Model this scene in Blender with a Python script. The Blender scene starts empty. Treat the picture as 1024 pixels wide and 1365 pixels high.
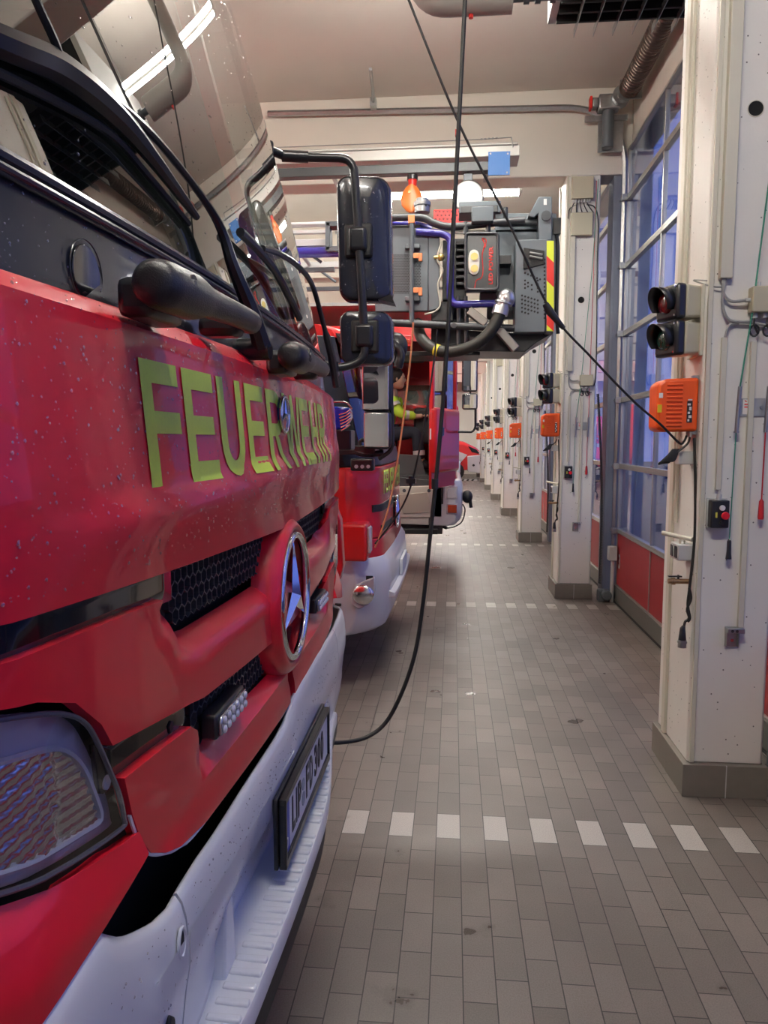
import bpy, bmesh, math, random
from mathutils import Vector, Matrix
random.seed(7)
SC = bpy.context.scene
COL = SC.collection

# ---------------------------------------------------------------- camera, world, exposure
CAM_H = 1.65
cam_d = bpy.data.cameras.new('camera'); cam = bpy.data.objects.new('camera', cam_d); COL.objects.link(cam)
cam.location = (0, 0, CAM_H)
cam_d.sensor_fit = 'VERTICAL'; cam_d.sensor_height = 36.0
cam_d.lens = 36.0 * 985.0 / 1365.0
cam_d.clip_start = 0.02; cam_d.clip_end = 200
TH = math.atan(95.5 / 985.0); PH = math.atan(92 / 985.0 * math.cos(TH))
cam.rotation_euler = (math.pi / 2 - TH, 0, PH)
SC.camera = cam

W = bpy.data.worlds.new('dusk'); SC.world = W; W.use_nodes = True
bg = W.node_tree.nodes['Background']
bg.inputs['Color'].default_value = (0.18, 0.25, 0.72, 1); bg.inputs['Strength'].default_value = 0.60
SC.view_settings.view_transform = 'Standard'; SC.view_settings.look = 'None'
SC.view_settings.exposure = 0.9; SC.view_settings.gamma = 1.0; SC.view_settings.use_curve_mapping = False
TUBE_POWER = 108.0
SC.cycles.max_bounces = 8; SC.cycles.diffuse_bounces = 4; SC.cycles.glossy_bounces = 4
SC.cycles.transparent_max_bounces = 12; SC.cycles.transmission_bounces = 6
SC.cycles.sample_clamp_indirect = 6.0
SC.cycles.caustics_reflective = False; SC.cycles.caustics_refractive = False

# ---------------------------------------------------------------- materials
MATS = {}
def mat(name, col, rough=0.5, metal=0.0, coat=0.0, noise=0.0, nscale=20.0, bump=0.0, bscale=60.0, emit=0.0, spec=0.5, ior=None):
    if name in MATS: return MATS[name]
    m = bpy.data.materials.new(name); m.use_nodes = True; nt = m.node_tree
    b = nt.nodes['Principled BSDF']
    b.inputs['Base Color'].default_value = (*col, 1); b.inputs['Roughness'].default_value = rough
    b.inputs['Metallic'].default_value = metal; b.inputs['Coat Weight'].default_value = coat
    b.inputs['Coat Roughness'].default_value = 0.03
    b.inputs['Specular IOR Level'].default_value = spec
    if emit:
        b.inputs['Emission Color'].default_value = (*col, 1); b.inputs['Emission Strength'].default_value = emit
    tc = nt.nodes.new('ShaderNodeTexCoord')
    if noise:
        n = nt.nodes.new('ShaderNodeTexNoise'); n.inputs['Scale'].default_value = nscale; n.inputs['Detail'].default_value = 6
        nt.links.new(tc.outputs['Object'], n.inputs['Vector'])
        mx = nt.nodes.new('ShaderNodeMix'); mx.data_type = 'RGBA'
        mx.inputs[6].default_value = (*[c * (1 - noise) for c in col], 1); mx.inputs[7].default_value = (*[min(1, c * (1 + noise)) for c in col], 1)
        nt.links.new(n.outputs['Fac'], mx.inputs[0]); nt.links.new(mx.outputs[2], b.inputs['Base Color'])
    if bump:
        n2 = nt.nodes.new('ShaderNodeTexNoise'); n2.inputs['Scale'].default_value = bscale; n2.inputs['Detail'].default_value = 3
        nt.links.new(tc.outputs['Object'], n2.inputs['Vector'])
        bp = nt.nodes.new('ShaderNodeBump'); bp.inputs['Strength'].default_value = bump; bp.inputs['Distance'].default_value = 0.004
        nt.links.new(n2.outputs['Fac'], bp.inputs['Height']); nt.links.new(bp.outputs['Normal'], b.inputs['Normal'])
    MATS[name] = m
    return m

def glass(name, tint, refl=0.05, rough=0.0, power=5.0, body=0.0, bodycol=(0.1, 0.1, 0.1)):
    m = bpy.data.materials.new(name); m.use_nodes = True; nt = m.node_tree; nt.nodes.clear()
    out = nt.nodes.new('ShaderNodeOutputMaterial')
    tr = nt.nodes.new('ShaderNodeBsdfTransparent'); tr.inputs['Color'].default_value = (*tint, 1)
    gl = nt.nodes.new('ShaderNodeBsdfGlossy'); gl.inputs['Roughness'].default_value = rough; gl.inputs['Color'].default_value = (1, 1, 1, 1)
    lw = nt.nodes.new('ShaderNodeLayerWeight'); lw.inputs['Blend'].default_value = 0.5
    pw = nt.nodes.new('ShaderNodeMath'); pw.operation = 'POWER'; pw.inputs[1].default_value = power; nt.links.new(lw.outputs['Facing'], pw.inputs[0])
    fr = nt.nodes.new('ShaderNodeMapRange'); fr.inputs[3].default_value = refl; fr.inputs[4].default_value = 1.0; nt.links.new(pw.outputs[0], fr.inputs[0])
    mx = nt.nodes.new('ShaderNodeMixShader')
    nt.links.new(fr.outputs[0], mx.inputs[0])
    src = tr
    if body:
        df = nt.nodes.new('ShaderNodeBsdfDiffuse'); df.inputs['Color'].default_value = (*bodycol, 1)
        m2 = nt.nodes.new('ShaderNodeMixShader'); m2.inputs[0].default_value = body
        nt.links.new(tr.outputs[0], m2.inputs[1]); nt.links.new(df.outputs[0], m2.inputs[2]); src = m2
    nt.links.new(src.outputs[0], mx.inputs[1]); nt.links.new(gl.outputs[0], mx.inputs[2]); nt.links.new(mx.outputs[0], out.inputs[0])
    MATS[name] = m
    return m

RED = mat('red_paint', (0.72, 0.008, 0.026), 0.42, coat=0.55)
RED2 = mat('bright_red_paint', (0.66, 0.012, 0.014), 0.35, coat=0.6)
WHITE = mat('white_paint', (0.68, 0.70, 0.74), 0.32, coat=0.6)
BLACK = mat('black_plastic', (0.012, 0.013, 0.015), 0.35, bump=0.15, bscale=400)
BLKGLOSS = mat('gloss_black', (0.006, 0.007, 0.010), 0.08, coat=0.5)
RUBBER = mat('rubber', (0.012, 0.012, 0.012), 0.55)
DEEPBLK = mat('deep_black', (0.006, 0.006, 0.007), 0.3)
SATIN = mat('satin_black', (0.02, 0.021, 0.024), 0.28)
NAVY = mat('mirror_shell', (0.018, 0.020, 0.028), 0.22, coat=0.4)
CHROME = mat('chrome', (0.85, 0.86, 0.9), 0.06, 1.0)
STEEL = mat('galvanised_steel', (0.42, 0.43, 0.43), 0.38, 1.0, noise=0.15, nscale=30)
ALU = mat('aluminium_frame', (0.50, 0.50, 0.46), 0.35, 0.85)
DKGREY = mat('dark_grey_metal', (0.10, 0.115, 0.13), 0.4, 0.2)
MIDGREY = mat('mid_grey_panel', (0.13, 0.155, 0.175), 0.42, 0.1)
BLUETUBE = mat('blue_lacquer', (0.035, 0.03, 0.30), 0.3, coat=0.5)
LIME = mat('lime_reflective', (0.48, 0.66, 0.07), 0.4, noise=0.1, nscale=300)
YEL = mat('yellow_film', (0.75, 0.85, 0.05), 0.4)
REDF = mat('red_film', (0.75, 0.03, 0.02), 0.4)
ORANGE = mat('orange_plastic', (0.90, 0.115, 0.015), 0.38)
BEIGE = mat('beige_plastic', (0.50, 0.47, 0.34), 0.5)
CREAM = mat('cream_trunking', (0.62, 0.60, 0.50), 0.5)
COPPER = mat('copper_strap', (0.70, 0.25, 0.10), 0.4, 0.3)
LGREY = mat('light_grey_plastic', (0.55, 0.56, 0.55), 0.5)
PAPER = mat('white_sticker', (0.8, 0.8, 0.78), 0.5)
GREENR = mat('green_rope', (0.05, 0.28, 0.18), 0.7)
REDROPE = mat('red_grip', (0.6, 0.02, 0.03), 0.5)
ORCORD = mat('orange_cord', (0.72, 0.30, 0.14), 0.6)
BRASS = mat('brass', (0.35, 0.22, 0.12), 0.4, 0.9)
BLUEBOX = mat('blue_plate', (0.03, 0.17, 0.50), 0.45)
SEATM = mat('seat_fabric', (0.015, 0.015, 0.02), 0.9)
DASH = mat('dashboard', (0.02, 0.02, 0.022), 0.6)
CABFLOOR = mat('cab_floor_mat', (0.07, 0.075, 0.08), 0.7, bump=0.3, bscale=200)
CREAMP = mat('cream_fender', (0.66, 0.65, 0.56), 0.4, coat=0.3)
MESHB = mat('honeycomb_mesh', (0.055, 0.055, 0.06), 0.4)
MIRRORG = mat('mirror_glass', (0.9, 0.9, 0.9), 0.02, 1.0)
REFLECTOR = mat('lamp_reflector', (0.86, 0.88, 0.9), 0.18, 1.0)
BEZEL = mat('lamp_bezel', (0.52, 0.53, 0.58), 0.35, 0.0)
REDLENS = mat('red_lens', (0.16, 0.006, 0.006), 0.08, coat=1.0)
GREENLENS = mat('green_lens', (0.004, 0.06, 0.035), 0.08, coat=1.0)
ORLENS = mat('orange_lens', (0.45, 0.05, 0.01), 0.12, coat=1.0)
LEDL = mat('led_lens', (0.8, 0.8, 0.82), 0.15, 0.4)
LEDY = mat('led_emitter', (0.75, 0.62, 0.18), 0.3)
BLUELENS = mat('blue_lens', (0.01, 0.05, 0.6), 0.1, coat=1.0)
SKIN = mat('skin', (0.55, 0.32, 0.22), 0.55)
HAIR = mat('dark_hair', (0.02, 0.013, 0.01), 0.7)
HIVIS = mat('hi_vis_fabric', (0.52, 0.75, 0.05), 0.7)
SILVERT = mat('reflective_tape', (0.6, 0.6, 0.6), 0.3, 0.3)
TROUS = mat('navy_trousers', (0.015, 0.017, 0.03), 0.85)
TUBE = mat('fluorescent_tube', (1.0, 0.965, 0.90), 0.5, emit=TUBE_POWER)
SPRING = mat('oiled_spring', (0.09, 0.06, 0.05), 0.35, 0.8)
PIPEG = mat('grey_lagging', (0.36, 0.36, 0.33), 0.55, noise=0.1, nscale=8)
DOORRED = mat('door_red_panel', (0.33, 0.022, 0.028), 0.45, noise=0.06, nscale=120)
TILEB = mat('base_tile', (0.19, 0.175, 0.15), 0.5, noise=0.1, nscale=25)
CEILM = mat('ceiling_plaster', (0.72, 0.665, 0.60), 0.85, noise=0.06, nscale=2.5)
BEAMM = mat('beam_paint', (0.72, 0.68, 0.60), 0.8, noise=0.04, nscale=3)
WALLM = mat('wall_paint', (0.72, 0.70, 0.66), 0.85, noise=0.03, nscale=2)
FRAMEB = mat('blue_grey_steel', (0.20, 0.22, 0.27), 0.45, 0.4, noise=0.12, nscale=6)
ASPH = mat('asphalt', (0.06, 0.06, 0.065), 0.9, noise=0.2, nscale=40)
BROWN = mat('brown_brick_red', (0.30, 0.12, 0.10), 0.7)
GLASS_W = glass('windscreen_glass', (0.40, 0.47, 0.45), 0.13, power=2.8)
GLASS_D = glass('door_pane_glass', (0.80, 0.86, 0.97), 0.06, power=4.0)
GLASS_L = glass('lamp_cover_glass', (0.90, 0.92, 0.95), 0.06)
WATER = mat('water_drop', (0.75, 0.75, 0.78), 0.03, 0.0, spec=0.8)
def make_water():
    m = bpy.data.materials.new('rain_drop'); m.use_nodes = True; nt = m.node_tree; nt.nodes.clear()
    o = nt.nodes.new('ShaderNodeOutputMaterial'); t = nt.nodes.new('ShaderNodeBsdfTransparent'); t.inputs[0].default_value = (1, 1, 1, 1)
    g = nt.nodes.new('ShaderNodeBsdfGlossy'); g.inputs['Roughness'].default_value = 0.05
    lw = nt.nodes.new('ShaderNodeLayerWeight'); lw.inputs[0].default_value = 0.5; l = nt.nodes.new('ShaderNodeMapRange'); l.inputs[3].default_value = 0.16; l.inputs[4].default_value = 0.85; nt.links.new(lw.outputs['Facing'], l.inputs[0])
    x = nt.nodes.new('ShaderNodeMixShader'); nt.links.new(l.outputs[0], x.inputs[0]); nt.links.new(t.outputs[0], x.inputs[1]); nt.links.new(g.outputs[0], x.inputs[2]); nt.links.new(x.outputs[0], o.inputs[0])
    return m
DROP = make_water()

def pillar_mat():
    m = mat('concrete_white', (0.78, 0.76, 0.71), 0.6, noise=0.04, nscale=5, bump=0.25, bscale=50)
    nt = m.node_tree; b = nt.nodes['Principled BSDF']
    tc = nt.nodes.new('ShaderNodeTexCoord'); v = nt.nodes.new('ShaderNodeTexVoronoi'); v.inputs['Scale'].default_value = 24
    nt.links.new(tc.outputs['Object'], v.inputs['Vector'])
    lt = nt.nodes.new('ShaderNodeMath'); lt.operation = 'LESS_THAN'; lt.inputs[1].default_value = 0.085
    nt.links.new(v.outputs['Distance'], lt.inputs[0])
    mx = nt.nodes.new('ShaderNodeMix'); mx.data_type = 'RGBA'
    old = b.inputs['Base Color'].links[0].from_socket
    nt.links.new(lt.outputs[0], mx.inputs[0]); nt.links.new(old, mx.inputs[6]); mx.inputs[7].default_value = (0.16, 0.15, 0.14, 1)
    nt.links.new(mx.outputs[2], b.inputs['Base Color'])
    return m
PILLARM = pillar_mat()

def floor_mat():
    m = bpy.data.materials.new('clinker_tiles'); m.use_nodes = True; nt = m.node_tree; N = nt.nodes; L = nt.links
    b = N['Principled BSDF']
    tc = N.new('ShaderNodeTexCoord'); sp = N.new('ShaderNodeSeparateXYZ'); L.new(tc.outputs['Object'], sp.inputs[0])
    def M(op, a, c=None):
        n = N.new('ShaderNodeMath'); n.operation = op
        for i, v in enumerate((a, c)):
            if v is None: continue
            if hasattr(v, 'links') or hasattr(v, 'is_output'): L.new(v, n.inputs[i])
            else: n.inputs[i].default_value = v
        return n.outputs[0]
    X = M('ADD', sp.outputs[0], 20.055); Y = M('ADD', sp.outputs[1], 100.0 - 2.945 + 0.0)
    kx = M('FLOOR', M('DIVIDE', X, 0.1)); fx = M('FRACT', M('DIVIDE', X, 0.1))
    par = M('MODULO', kx, 2.0)
    yy = M('DIVIDE', M('ADD', Y, M('MULTIPLY', par, 0.1)), 0.2)
    ky = M('FLOOR', yy); fy = M('FRACT', yy)
    dx = M('MULTIPLY', M('MINIMUM', fx, M('SUBTRACT', 1.0, fx)), 0.1)
    dy = M('MULTIPLY', M('MINIMUM', fy, M('SUBTRACT', 1.0, fy)), 0.2)
    d = M('MINIMUM', dx, dy)
    joint = M('LESS_THAN', d, 0.0019)
    wn = N.new('ShaderNodeTexWhiteNoise'); wn.noise_dimensions = '2D'
    cb = N.new('ShaderNodeCombineXYZ'); L.new(kx, cb.inputs[0]); L.new(ky, cb.inputs[1]); L.new(cb.outputs[0], wn.inputs['Vector'])
    cr = N.new('ShaderNodeValToRGB'); L.new(wn.outputs['Value'], cr.inputs[0])
    cr.color_ramp.elements[0].color = (0.135, 0.117, 0.103, 1); cr.color_ramp.elements[1].color = (0.192, 0.167, 0.147, 1)
    nz = N.new('ShaderNodeTexNoise'); nz.inputs['Scale'].default_value = 1.6; nz.inputs['Detail'].default_value = 8; L.new(tc.outputs['Object'], nz.inputs['Vector'])
    nz2 = N.new('ShaderNodeTexNoise'); nz2.inputs['Scale'].default_value = 220; nz2.inputs['Detail'].default_value = 4; L.new(tc.outputs['Object'], nz2.inputs['Vector'])
    mul = N.new('ShaderNodeMix'); mul.data_type = 'RGBA'; mul.blend_type = 'MULTIPLY'; mul.inputs[0].default_value = 1.0
    r2 = N.new('ShaderNodeValToRGB'); r2.color_ramp.elements[0].position = .3; r2.color_ramp.elements[1].position = .7
    r2.color_ramp.elements[0].color = (0.8, 0.79, 0.78, 1); r2.color_ramp.elements[1].color = (1.1, 1.1, 1.1, 1); L.new(nz.outputs['Fac'], r2.inputs[0])
    L.new(cr.outputs[0], mul.inputs[6]); L.new(r2.outputs[0], mul.inputs[7])
    mul2 = N.new('ShaderNodeMix'); mul2.data_type = 'RGBA'; mul2.blend_type = 'MULTIPLY'; mul2.inputs[0].default_value = 1.0
    r3 = N.new('ShaderNodeValToRGB'); r3.color_ramp.elements[0].position = .35; r3.color_ramp.elements[1].position = .65
    r3.color_ramp.elements[0].color = (0.86, 0.86, 0.86, 1); r3.color_ramp.elements[1].color = (1.1, 1.1, 1.1, 1); L.new(nz2.outputs['Fac'], r3.inputs[0])
    L.new(mul.outputs[2], mul2.inputs[6]); L.new(r3.outputs[0], mul2.inputs[7])
    # pale marking tiles: every second column, one tile deep, once per bay
    yb = M('DIVIDE', Y, 4.34); yb = M('MODULO', M('ADD', sp.outputs[1], 434.0 - 2.945), 4.34)
    w1 = M('LESS_THAN', yb, 0.2); odd = M('SUBTRACT', 1.0, par)
    w = M('MULTIPLY', w1, odd)
    wm = N.new('ShaderNodeMix'); wm.data_type = 'RGBA'; L.new(w, wm.inputs[0]); L.new(mul2.outputs[2], wm.inputs[6])
    wm2 = N.new('ShaderNodeMix'); wm2.data_type = 'RGBA'; wm2.blend_type = 'MULTIPLY'; wm2.inputs[0].default_value = 1; wm2.inputs[6].default_value = (0.40, 0.375, 0.345, 1)
    L.new(r3.outputs[0], wm2.inputs[7]); L.new(wm2.outputs[2], wm.inputs[7])
    jm = N.new('ShaderNodeMix'); jm.data_type = 'RGBA'; L.new(joint, jm.inputs[0]); L.new(wm.outputs[2], jm.inputs[6]); jm.inputs[7].default_value = (0.028, 0.024, 0.021, 1)
    # damp blotches
    nz3 = N.new('ShaderNodeTexNoise'); nz3.inputs['Scale'].default_value = 3.3; nz3.inputs['Detail'].default_value = 5; L.new(tc.outputs['Object'], nz3.inputs['Vector'])
    wet = N.new('ShaderNodeValToRGB'); wet.color_ramp.elements[0].position = .64; wet.color_ramp.elements[1].position = .70
    wet.color_ramp.elements[0].color = (0, 0, 0, 1); wet.color_ramp.elements[1].color = (1, 1, 1, 1); L.new(nz3.outputs['Fac'], wet.inputs[0])
    wx = N.new('ShaderNodeMix'); wx.data_type = 'RGBA'; wx.blend_type = 'MULTIPLY'; wx.inputs[7].default_value = (0.62, 0.6, 0.58, 1)
    L.new(wet.outputs[0], wx.inputs[0]); L.new(jm.outputs[2], wx.inputs[6]); L.new(wx.outputs[2], b.inputs['Base Color'])
    rr = N.new('ShaderNodeMapRange'); L.new(wet.outputs[0], rr.inputs[0]); rr.inputs[3].default_value = 0.42; rr.inputs[4].default_value = 0.22
    L.new(rr.outputs[0], b.inputs['Roughness'])
    bp = N.new('ShaderNodeBump'); bp.inputs['Strength'].default_value = 0.5; bp.inputs['Distance'].default_value = 0.003
    hh = M('ADD', M('MULTIPLY', M('SUBTRACT', 1.0, joint), 1.0), M('MULTIPLY', nz2.outputs['Fac'], 0.25))
    L.new(hh, bp.inputs['Height']); L.new(bp.outputs[0], b.inputs['Normal'])
    return m
FLOORM = floor_mat()

# ---------------------------------------------------------------- helpers
def thing(name, label, cat, loc=(0, 0, 0), group=None):
    o = bpy.data.objects.new(name, None); COL.objects.link(o); o.location = loc; o.empty_display_size = 0.1
    o['label'] = label; o['category'] = cat
    if group: o['group'] = group
    return o
def tag(o, label=None, cat=None, group=None, kind=None):
    if label: o['label'] = label
    if cat: o['category'] = cat
    if group: o['group'] = group
    if kind: o['kind'] = kind
    return o
def wloc(o):
    v = Vector((0, 0, 0))
    while o: v += o.location; o = o.parent
    return v
def obj(name, bm, m, parent=None, bevel=0.0, seg=2, angle=40, smooth=True, label=None, loc=None, solid=0.0):
    """link bm (world coordinates) as one mesh object under parent"""
    off = wloc(parent) if parent else Vector(loc or (0, 0, 0))
    if off.length: bmesh.ops.translate(bm, verts=bm.verts[:], vec=-off)
    me = bpy.data.meshes.new(name)
    bmesh.ops.remove_doubles(bm, verts=bm.verts[:], dist=1e-6)
    bm.to_mesh(me); bm.free()
    for mm in (m if isinstance(m, (list, tuple)) else [m]): me.materials.append(mm)
    o = bpy.data.objects.new(name, me); COL.objects.link(o)
    if parent: o.parent = parent
    elif loc: o.location = loc
    if smooth:
        me.shade_smooth(); me.set_sharp_from_angle(angle=math.radians(angle))
    if solid:
        md = o.modifiers.new('solid', 'SOLIDIFY'); md.thickness = solid; md.offset = -1
    if solid and bevel: wnorm = True
    else: wnorm = False
    if bevel:
        md = o.modifiers.new('bevel', 'BEVEL'); md.width = bevel; md.segments = seg; md.limit_method = 'ANGLE'; md.angle_limit = math.radians(35)
        md.harden_normals = False
    if wnorm:
        md = o.modifiers.new('wn', 'WEIGHTED_NORMAL'); md.keep_sharp = True
    if label: o['label'] = label
    return o
def struct(name, bm, m, parent=None, **k):
    o = obj(name, bm, m, parent, **k)
    if not parent: o['kind'] = 'structure'
    return o
def BM(): return bmesh.new()
def box(bm, x0, x1, y0, y1, z0, z1, mi=0):
    v = [bm.verts.new((x, y, z)) for x in (x0, x1) for y in (y0, y1) for z in (z0, z1)]
    for f in ((0, 1, 3, 2), (4, 6, 7, 5), (0, 4, 5, 1), (2, 3, 7, 6), (0, 2, 6, 4), (1, 5, 7, 3)):
        bm.faces.new([v[i] for i in f]).material_index = mi
    return bm
def rbox(bm, c, s, R):
    """oriented box: centre c, size s, 3x3 rotation R"""
    v = []
    for x in (-.5, .5):
        for y in (-.5, .5):
            for z in (-.5, .5): v.append(bm.verts.new(Vector(c) + R @ Vector((x * s[0], y * s[1], z * s[2]))))
    for f in ((0, 1, 3, 2), (4, 6, 7, 5), (0, 4, 5, 1), (2, 3, 7, 6), (0, 2, 6, 4), (1, 5, 7, 3)): bm.faces.new([v[i] for i in f])
def prism(bm, pts, axis, a, b, mi=0):
    """pts 2-D outline; axis 0: (y,z), 1: (x,z), 2: (x,y); extruded a..b"""
    def P(p, t):
        return (t, p[0], p[1]) if axis == 0 else (p[0], t, p[1]) if axis == 1 else (p[0], p[1], t)
    A = [bm.verts.new(P(p, a)) for p in pts]; B = [bm.verts.new(P(p, b)) for p in pts]; n = len(pts); fs = []
    fs.append(bm.faces.new(A)); fs.append(bm.faces.new(B[::-1]))
    for i in range(n): fs.append(bm.faces.new((A[i], B[i], B[(i + 1) % n], A[(i + 1) % n])))
    for f in fs: f.material_index = mi
    bmesh.ops.recalc_face_normals(bm, faces=fs)
def smoothpath(pts, n=6):
    P = [Vector(p) for p in pts]; out = []
    for i in range(len(P) - 1):
        p0 = P[max(i - 1, 0)]; p1 = P[i]; p2 = P[i + 1]; p3 = P[min(i + 2, len(P) - 1)]
        for k in range(n):
            t = k / n
            out.append(0.5 * ((2 * p1) + (-p0 + p2) * t + (2 * p0 - 5 * p1 + 4 * p2 - p3) * t * t + (-p0 + 3 * p1 - 3 * p2 + p3) * t ** 3))
    out.append(P[-1]); return out
def fillet(pts, r=0.05, n=5):
    """polyline with rounded corners"""
    P = [Vector(p) for p in pts]; out = [P[0]]
    for i in range(1, len(P) - 1):
        a = P[i - 1] - P[i]; b = P[i + 1] - P[i]; rr = min(r, a.length * .48, b.length * .48)
        s = P[i] + a.normalized() * rr; e = P[i] + b.normalized() * rr
        for k in range(n + 1):
            t = k / n; out.append((1 - t) ** 2 * s + 2 * t * (1 - t) * P[i] + t * t * e)
    out.append(P[-1]); return out
def tube(bm, pts, r, seg=10, cap=True, mi=0):
    P = [Vector(p) for p in pts]; rings = []; n = len(P); up = None
    rad = r if isinstance(r, (list, tuple)) else [r] * n
    for i in range(n):
        t = (P[min(i + 1, n - 1)] - P[max(i - 1, 0)])
        if t.length < 1e-9: t = Vector((0, 0, 1))
        t.normalize()
        if up is None:
            up = Vector((0, 0, 1)) if abs(t.z) < .9 else Vector((1, 0, 0))
        a = t.cross(up)
        if a.length < 1e-4: a = t.cross(Vector((1, 0, 0)) if abs(t.x) < .9 else Vector((0, 1, 0)))
        a.normalize(); b = a.cross(t).normalized(); up = b
        rings.append([bm.verts.new(P[i] + rad[i] * (math.cos(w) * a + math.sin(w) * b)) for w in [2 * math.pi * k / seg for k in range(seg)]])
    for i in range(n - 1):
        for k in range(seg):
            f = bm.faces.new((rings[i][k], rings[i][(k + 1) % seg], rings[i + 1][(k + 1) % seg], rings[i + 1][k])); f.material_index = mi
    if cap:
        bm.faces.new(rings[0][::-1]).material_index = mi; bm.faces.new(rings[-1]).material_index = mi
    return bm
def cyl(bm, a, b, r, seg=16, mi=0, r2=None): return tube(bm, [a, b], [r, r if r2 is None else r2], seg, True, mi)
def ball(bm, c, r, sc=(1, 1, 1), u=12, v=8):
    M = Matrix.Translation(Vector(c)) @ Matrix.Diagonal((sc[0], sc[1], sc[2], 1))
    bmesh.ops.create_uvsphere(bm, u_segments=u, v_segments=v, radius=r, matrix=M)
def loft(bm, rings, close=True, cap=True):
    R = [[bm.verts.new(p) for p in ring] for ring in rings]; n = len(R[0]); fs = []
    for i in range(len(R) - 1):
        for k in range(n if close else n - 1): fs.append(bm.faces.new((R[i][k], R[i][(k + 1) % n], R[i + 1][(k + 1) % n], R[i + 1][k])))
    if cap and close:
        fs.append(bm.faces.new(R[0][::-1])); fs.append(bm.faces.new(R[-1]))
    bmesh.ops.recalc_face_normals(bm, faces=fs)
def dup(root, d, label=None, name=None):
    r = root.copy(); COL.objects.link(r); r.location = root.location + Vector(d)
    if label: r['label'] = label
    for ch in root.children:
        c = ch.copy(); COL.objects.link(c); c.parent = r
        for g in ch.children:
            e = g.copy(); COL.objects.link(e); e.parent = c
    return r
def text_bm(s, size_w, size_h, O, U, V, depth=0.001, bold=0.0):
    cu = bpy.data.curves.new('tmp', 'FONT'); cu.body = s; cu.offset = bold; cu.extrude = 0; cu.resolution_u = 4
    o = bpy.data.objects.new('tmp', cu); COL.objects.link(o); bpy.context.view_layer.update()
    me = bpy.data.meshes.new_from_object(o.evaluated_get(bpy.context.evaluated_depsgraph_get()))
    bm = BM(); bm.from_mesh(me); bpy.data.objects.remove(o); bpy.data.curves.remove(cu); bpy.data.meshes.remove(me)
    xs = [v.co.x for v in bm.verts]; ys = [v.co.y for v in bm.verts]
    x0, x1, y0, y1 = min(xs), max(xs), min(ys), max(ys); U = Vector(U); V = Vector(V); Nn = U.cross(V).normalized()
    for v in bm.verts:
        a = (v.co.x - x0) / (x1 - x0) * size_w; b = (v.co.y - y0) / (y1 - y0) * size_h
        v.co = Vector(O) + U * a + V * b
    r = bmesh.ops.extrude_face_region(bm, geom=bm.faces[:])
    bmesh.ops.translate(bm, verts=[e for e in r['geom'] if isinstance(e, bmesh.types.BMVert)], vec=Nn * depth)
    bmesh.ops.recalc_face_normals(bm, faces=bm.faces[:])
    return bm
# inverse projection onto a real plane, used to read coordinates for cables and fittings
_f = (-math.sin(PH) * math.cos(TH), math.cos(PH) * math.cos(TH), -math.sin(TH)); _r = (math.cos(PH), math.sin(PH), 0)
_u = (-math.sin(PH) * math.sin(TH), math.cos(PH) * math.sin(TH), math.cos(TH))
def at(px, py, Y=None, X=None):
    a = (px - 512) / 985.0; b = -(py - 682.5) / 985.0; d = [_f[i] + a * _r[i] + b * _u[i] for i in range(3)]
    t = Y / d[1] if Y is not None else X / d[0]
    return (t * d[0], t * d[1], CAM_H + t * d[2])

PITCH = 4.34
def pY(n): return 3.41 + PITCH * (n - 1)      # front of the nth pillar
NP = 8
# ================================================================ THE SETTING
XL, XR, Y0, Y1, ZC = -13.0, 1.72, -5.6, 36.5, 5.1
b = BM(); box(b, XL, 1.9, Y0, Y1, -0.12, 0.0); struct('floor', b, FLOORM, smooth=False)
b = BM(); box(b, XL, 1.9, Y0, Y1, ZC, ZC + .2); struct('ceiling', b, CEILM, smooth=False)
b = BM(); box(b, XL - .2, XL, Y0, Y1, 0, ZC); struct('wall_left', b, WALLM, smooth=False)
b = BM(); box(b, XL, 1.9, Y1, Y1 + .2, 0, ZC); struct('wall_back', b, WALLM, smooth=False)
b = BM(); box(b, XL, 1.9, Y0 - .2, Y0, 0, ZC); struct('wall_front', b, WALLM, smooth=False)
b = BM(); box(b, 1.9, 30, -20, 60, -.14, -.02); struct('yard_ground', b, ASPH, smooth=False)
# outer wall: header over the doors and one pier behind every pillar
b = BM(); box(b, 1.735, 1.93, Y0, Y1, 4.50, ZC)
for n in range(-1, 9): box(b, 1.735, 1.93, pY(n) + .0, pY(n) + .50, 0, 4.50)
box(b, 1.735, 1.93, pY(8) + .5, Y1, 0, 4.5)
struct('wall_right', b, BEAMM, smooth=False)
# beams across the hall
for n in range(-1, 9):
    y = pY(n) + .04
    b = BM(); box(b, XL, 1.735, y, y + .30, 4.27, ZC); o = struct('ceiling_beam', b, BEAMM, bevel=.01)
# pillars
for n in range(-1, 9):
    y = pY(n); b = BM(); box(b, 1.10, 1.44, y + .03, y + .52, 0.15, 4.27)
    o = struct('pillar', b, PILLARM, bevel=.012)
    b = BM(); box(b, 1.075, 1.455, y, y + .53, 0.0, .155); box(b, 1.10, 1.44, y + .03, y + .5, .155, .16)
    k = obj('base_tiles', b, TILEB, o, bevel=.004)
    b = BM()
    for xx in (1.27,): box(b, xx - .002, xx + .002, y - .0012, y + .01, .0, .155)
    obj('tile_joint', b, LGREY, o, smooth=False)
    # blue-grey steel post and door guide behind the pillar
    b = BM(); box(b, 1.57, 1.73, y + .06, y + .10, 0, 4.5); box(b, 1.57, 1.60, y + .06, y + .30, 0, 4.5); box(b, 1.70, 1.73, y + .06, y + .30, 0, 4.5)
    struct('trim_post', b, FRAMEB, bevel=.003)

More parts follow.
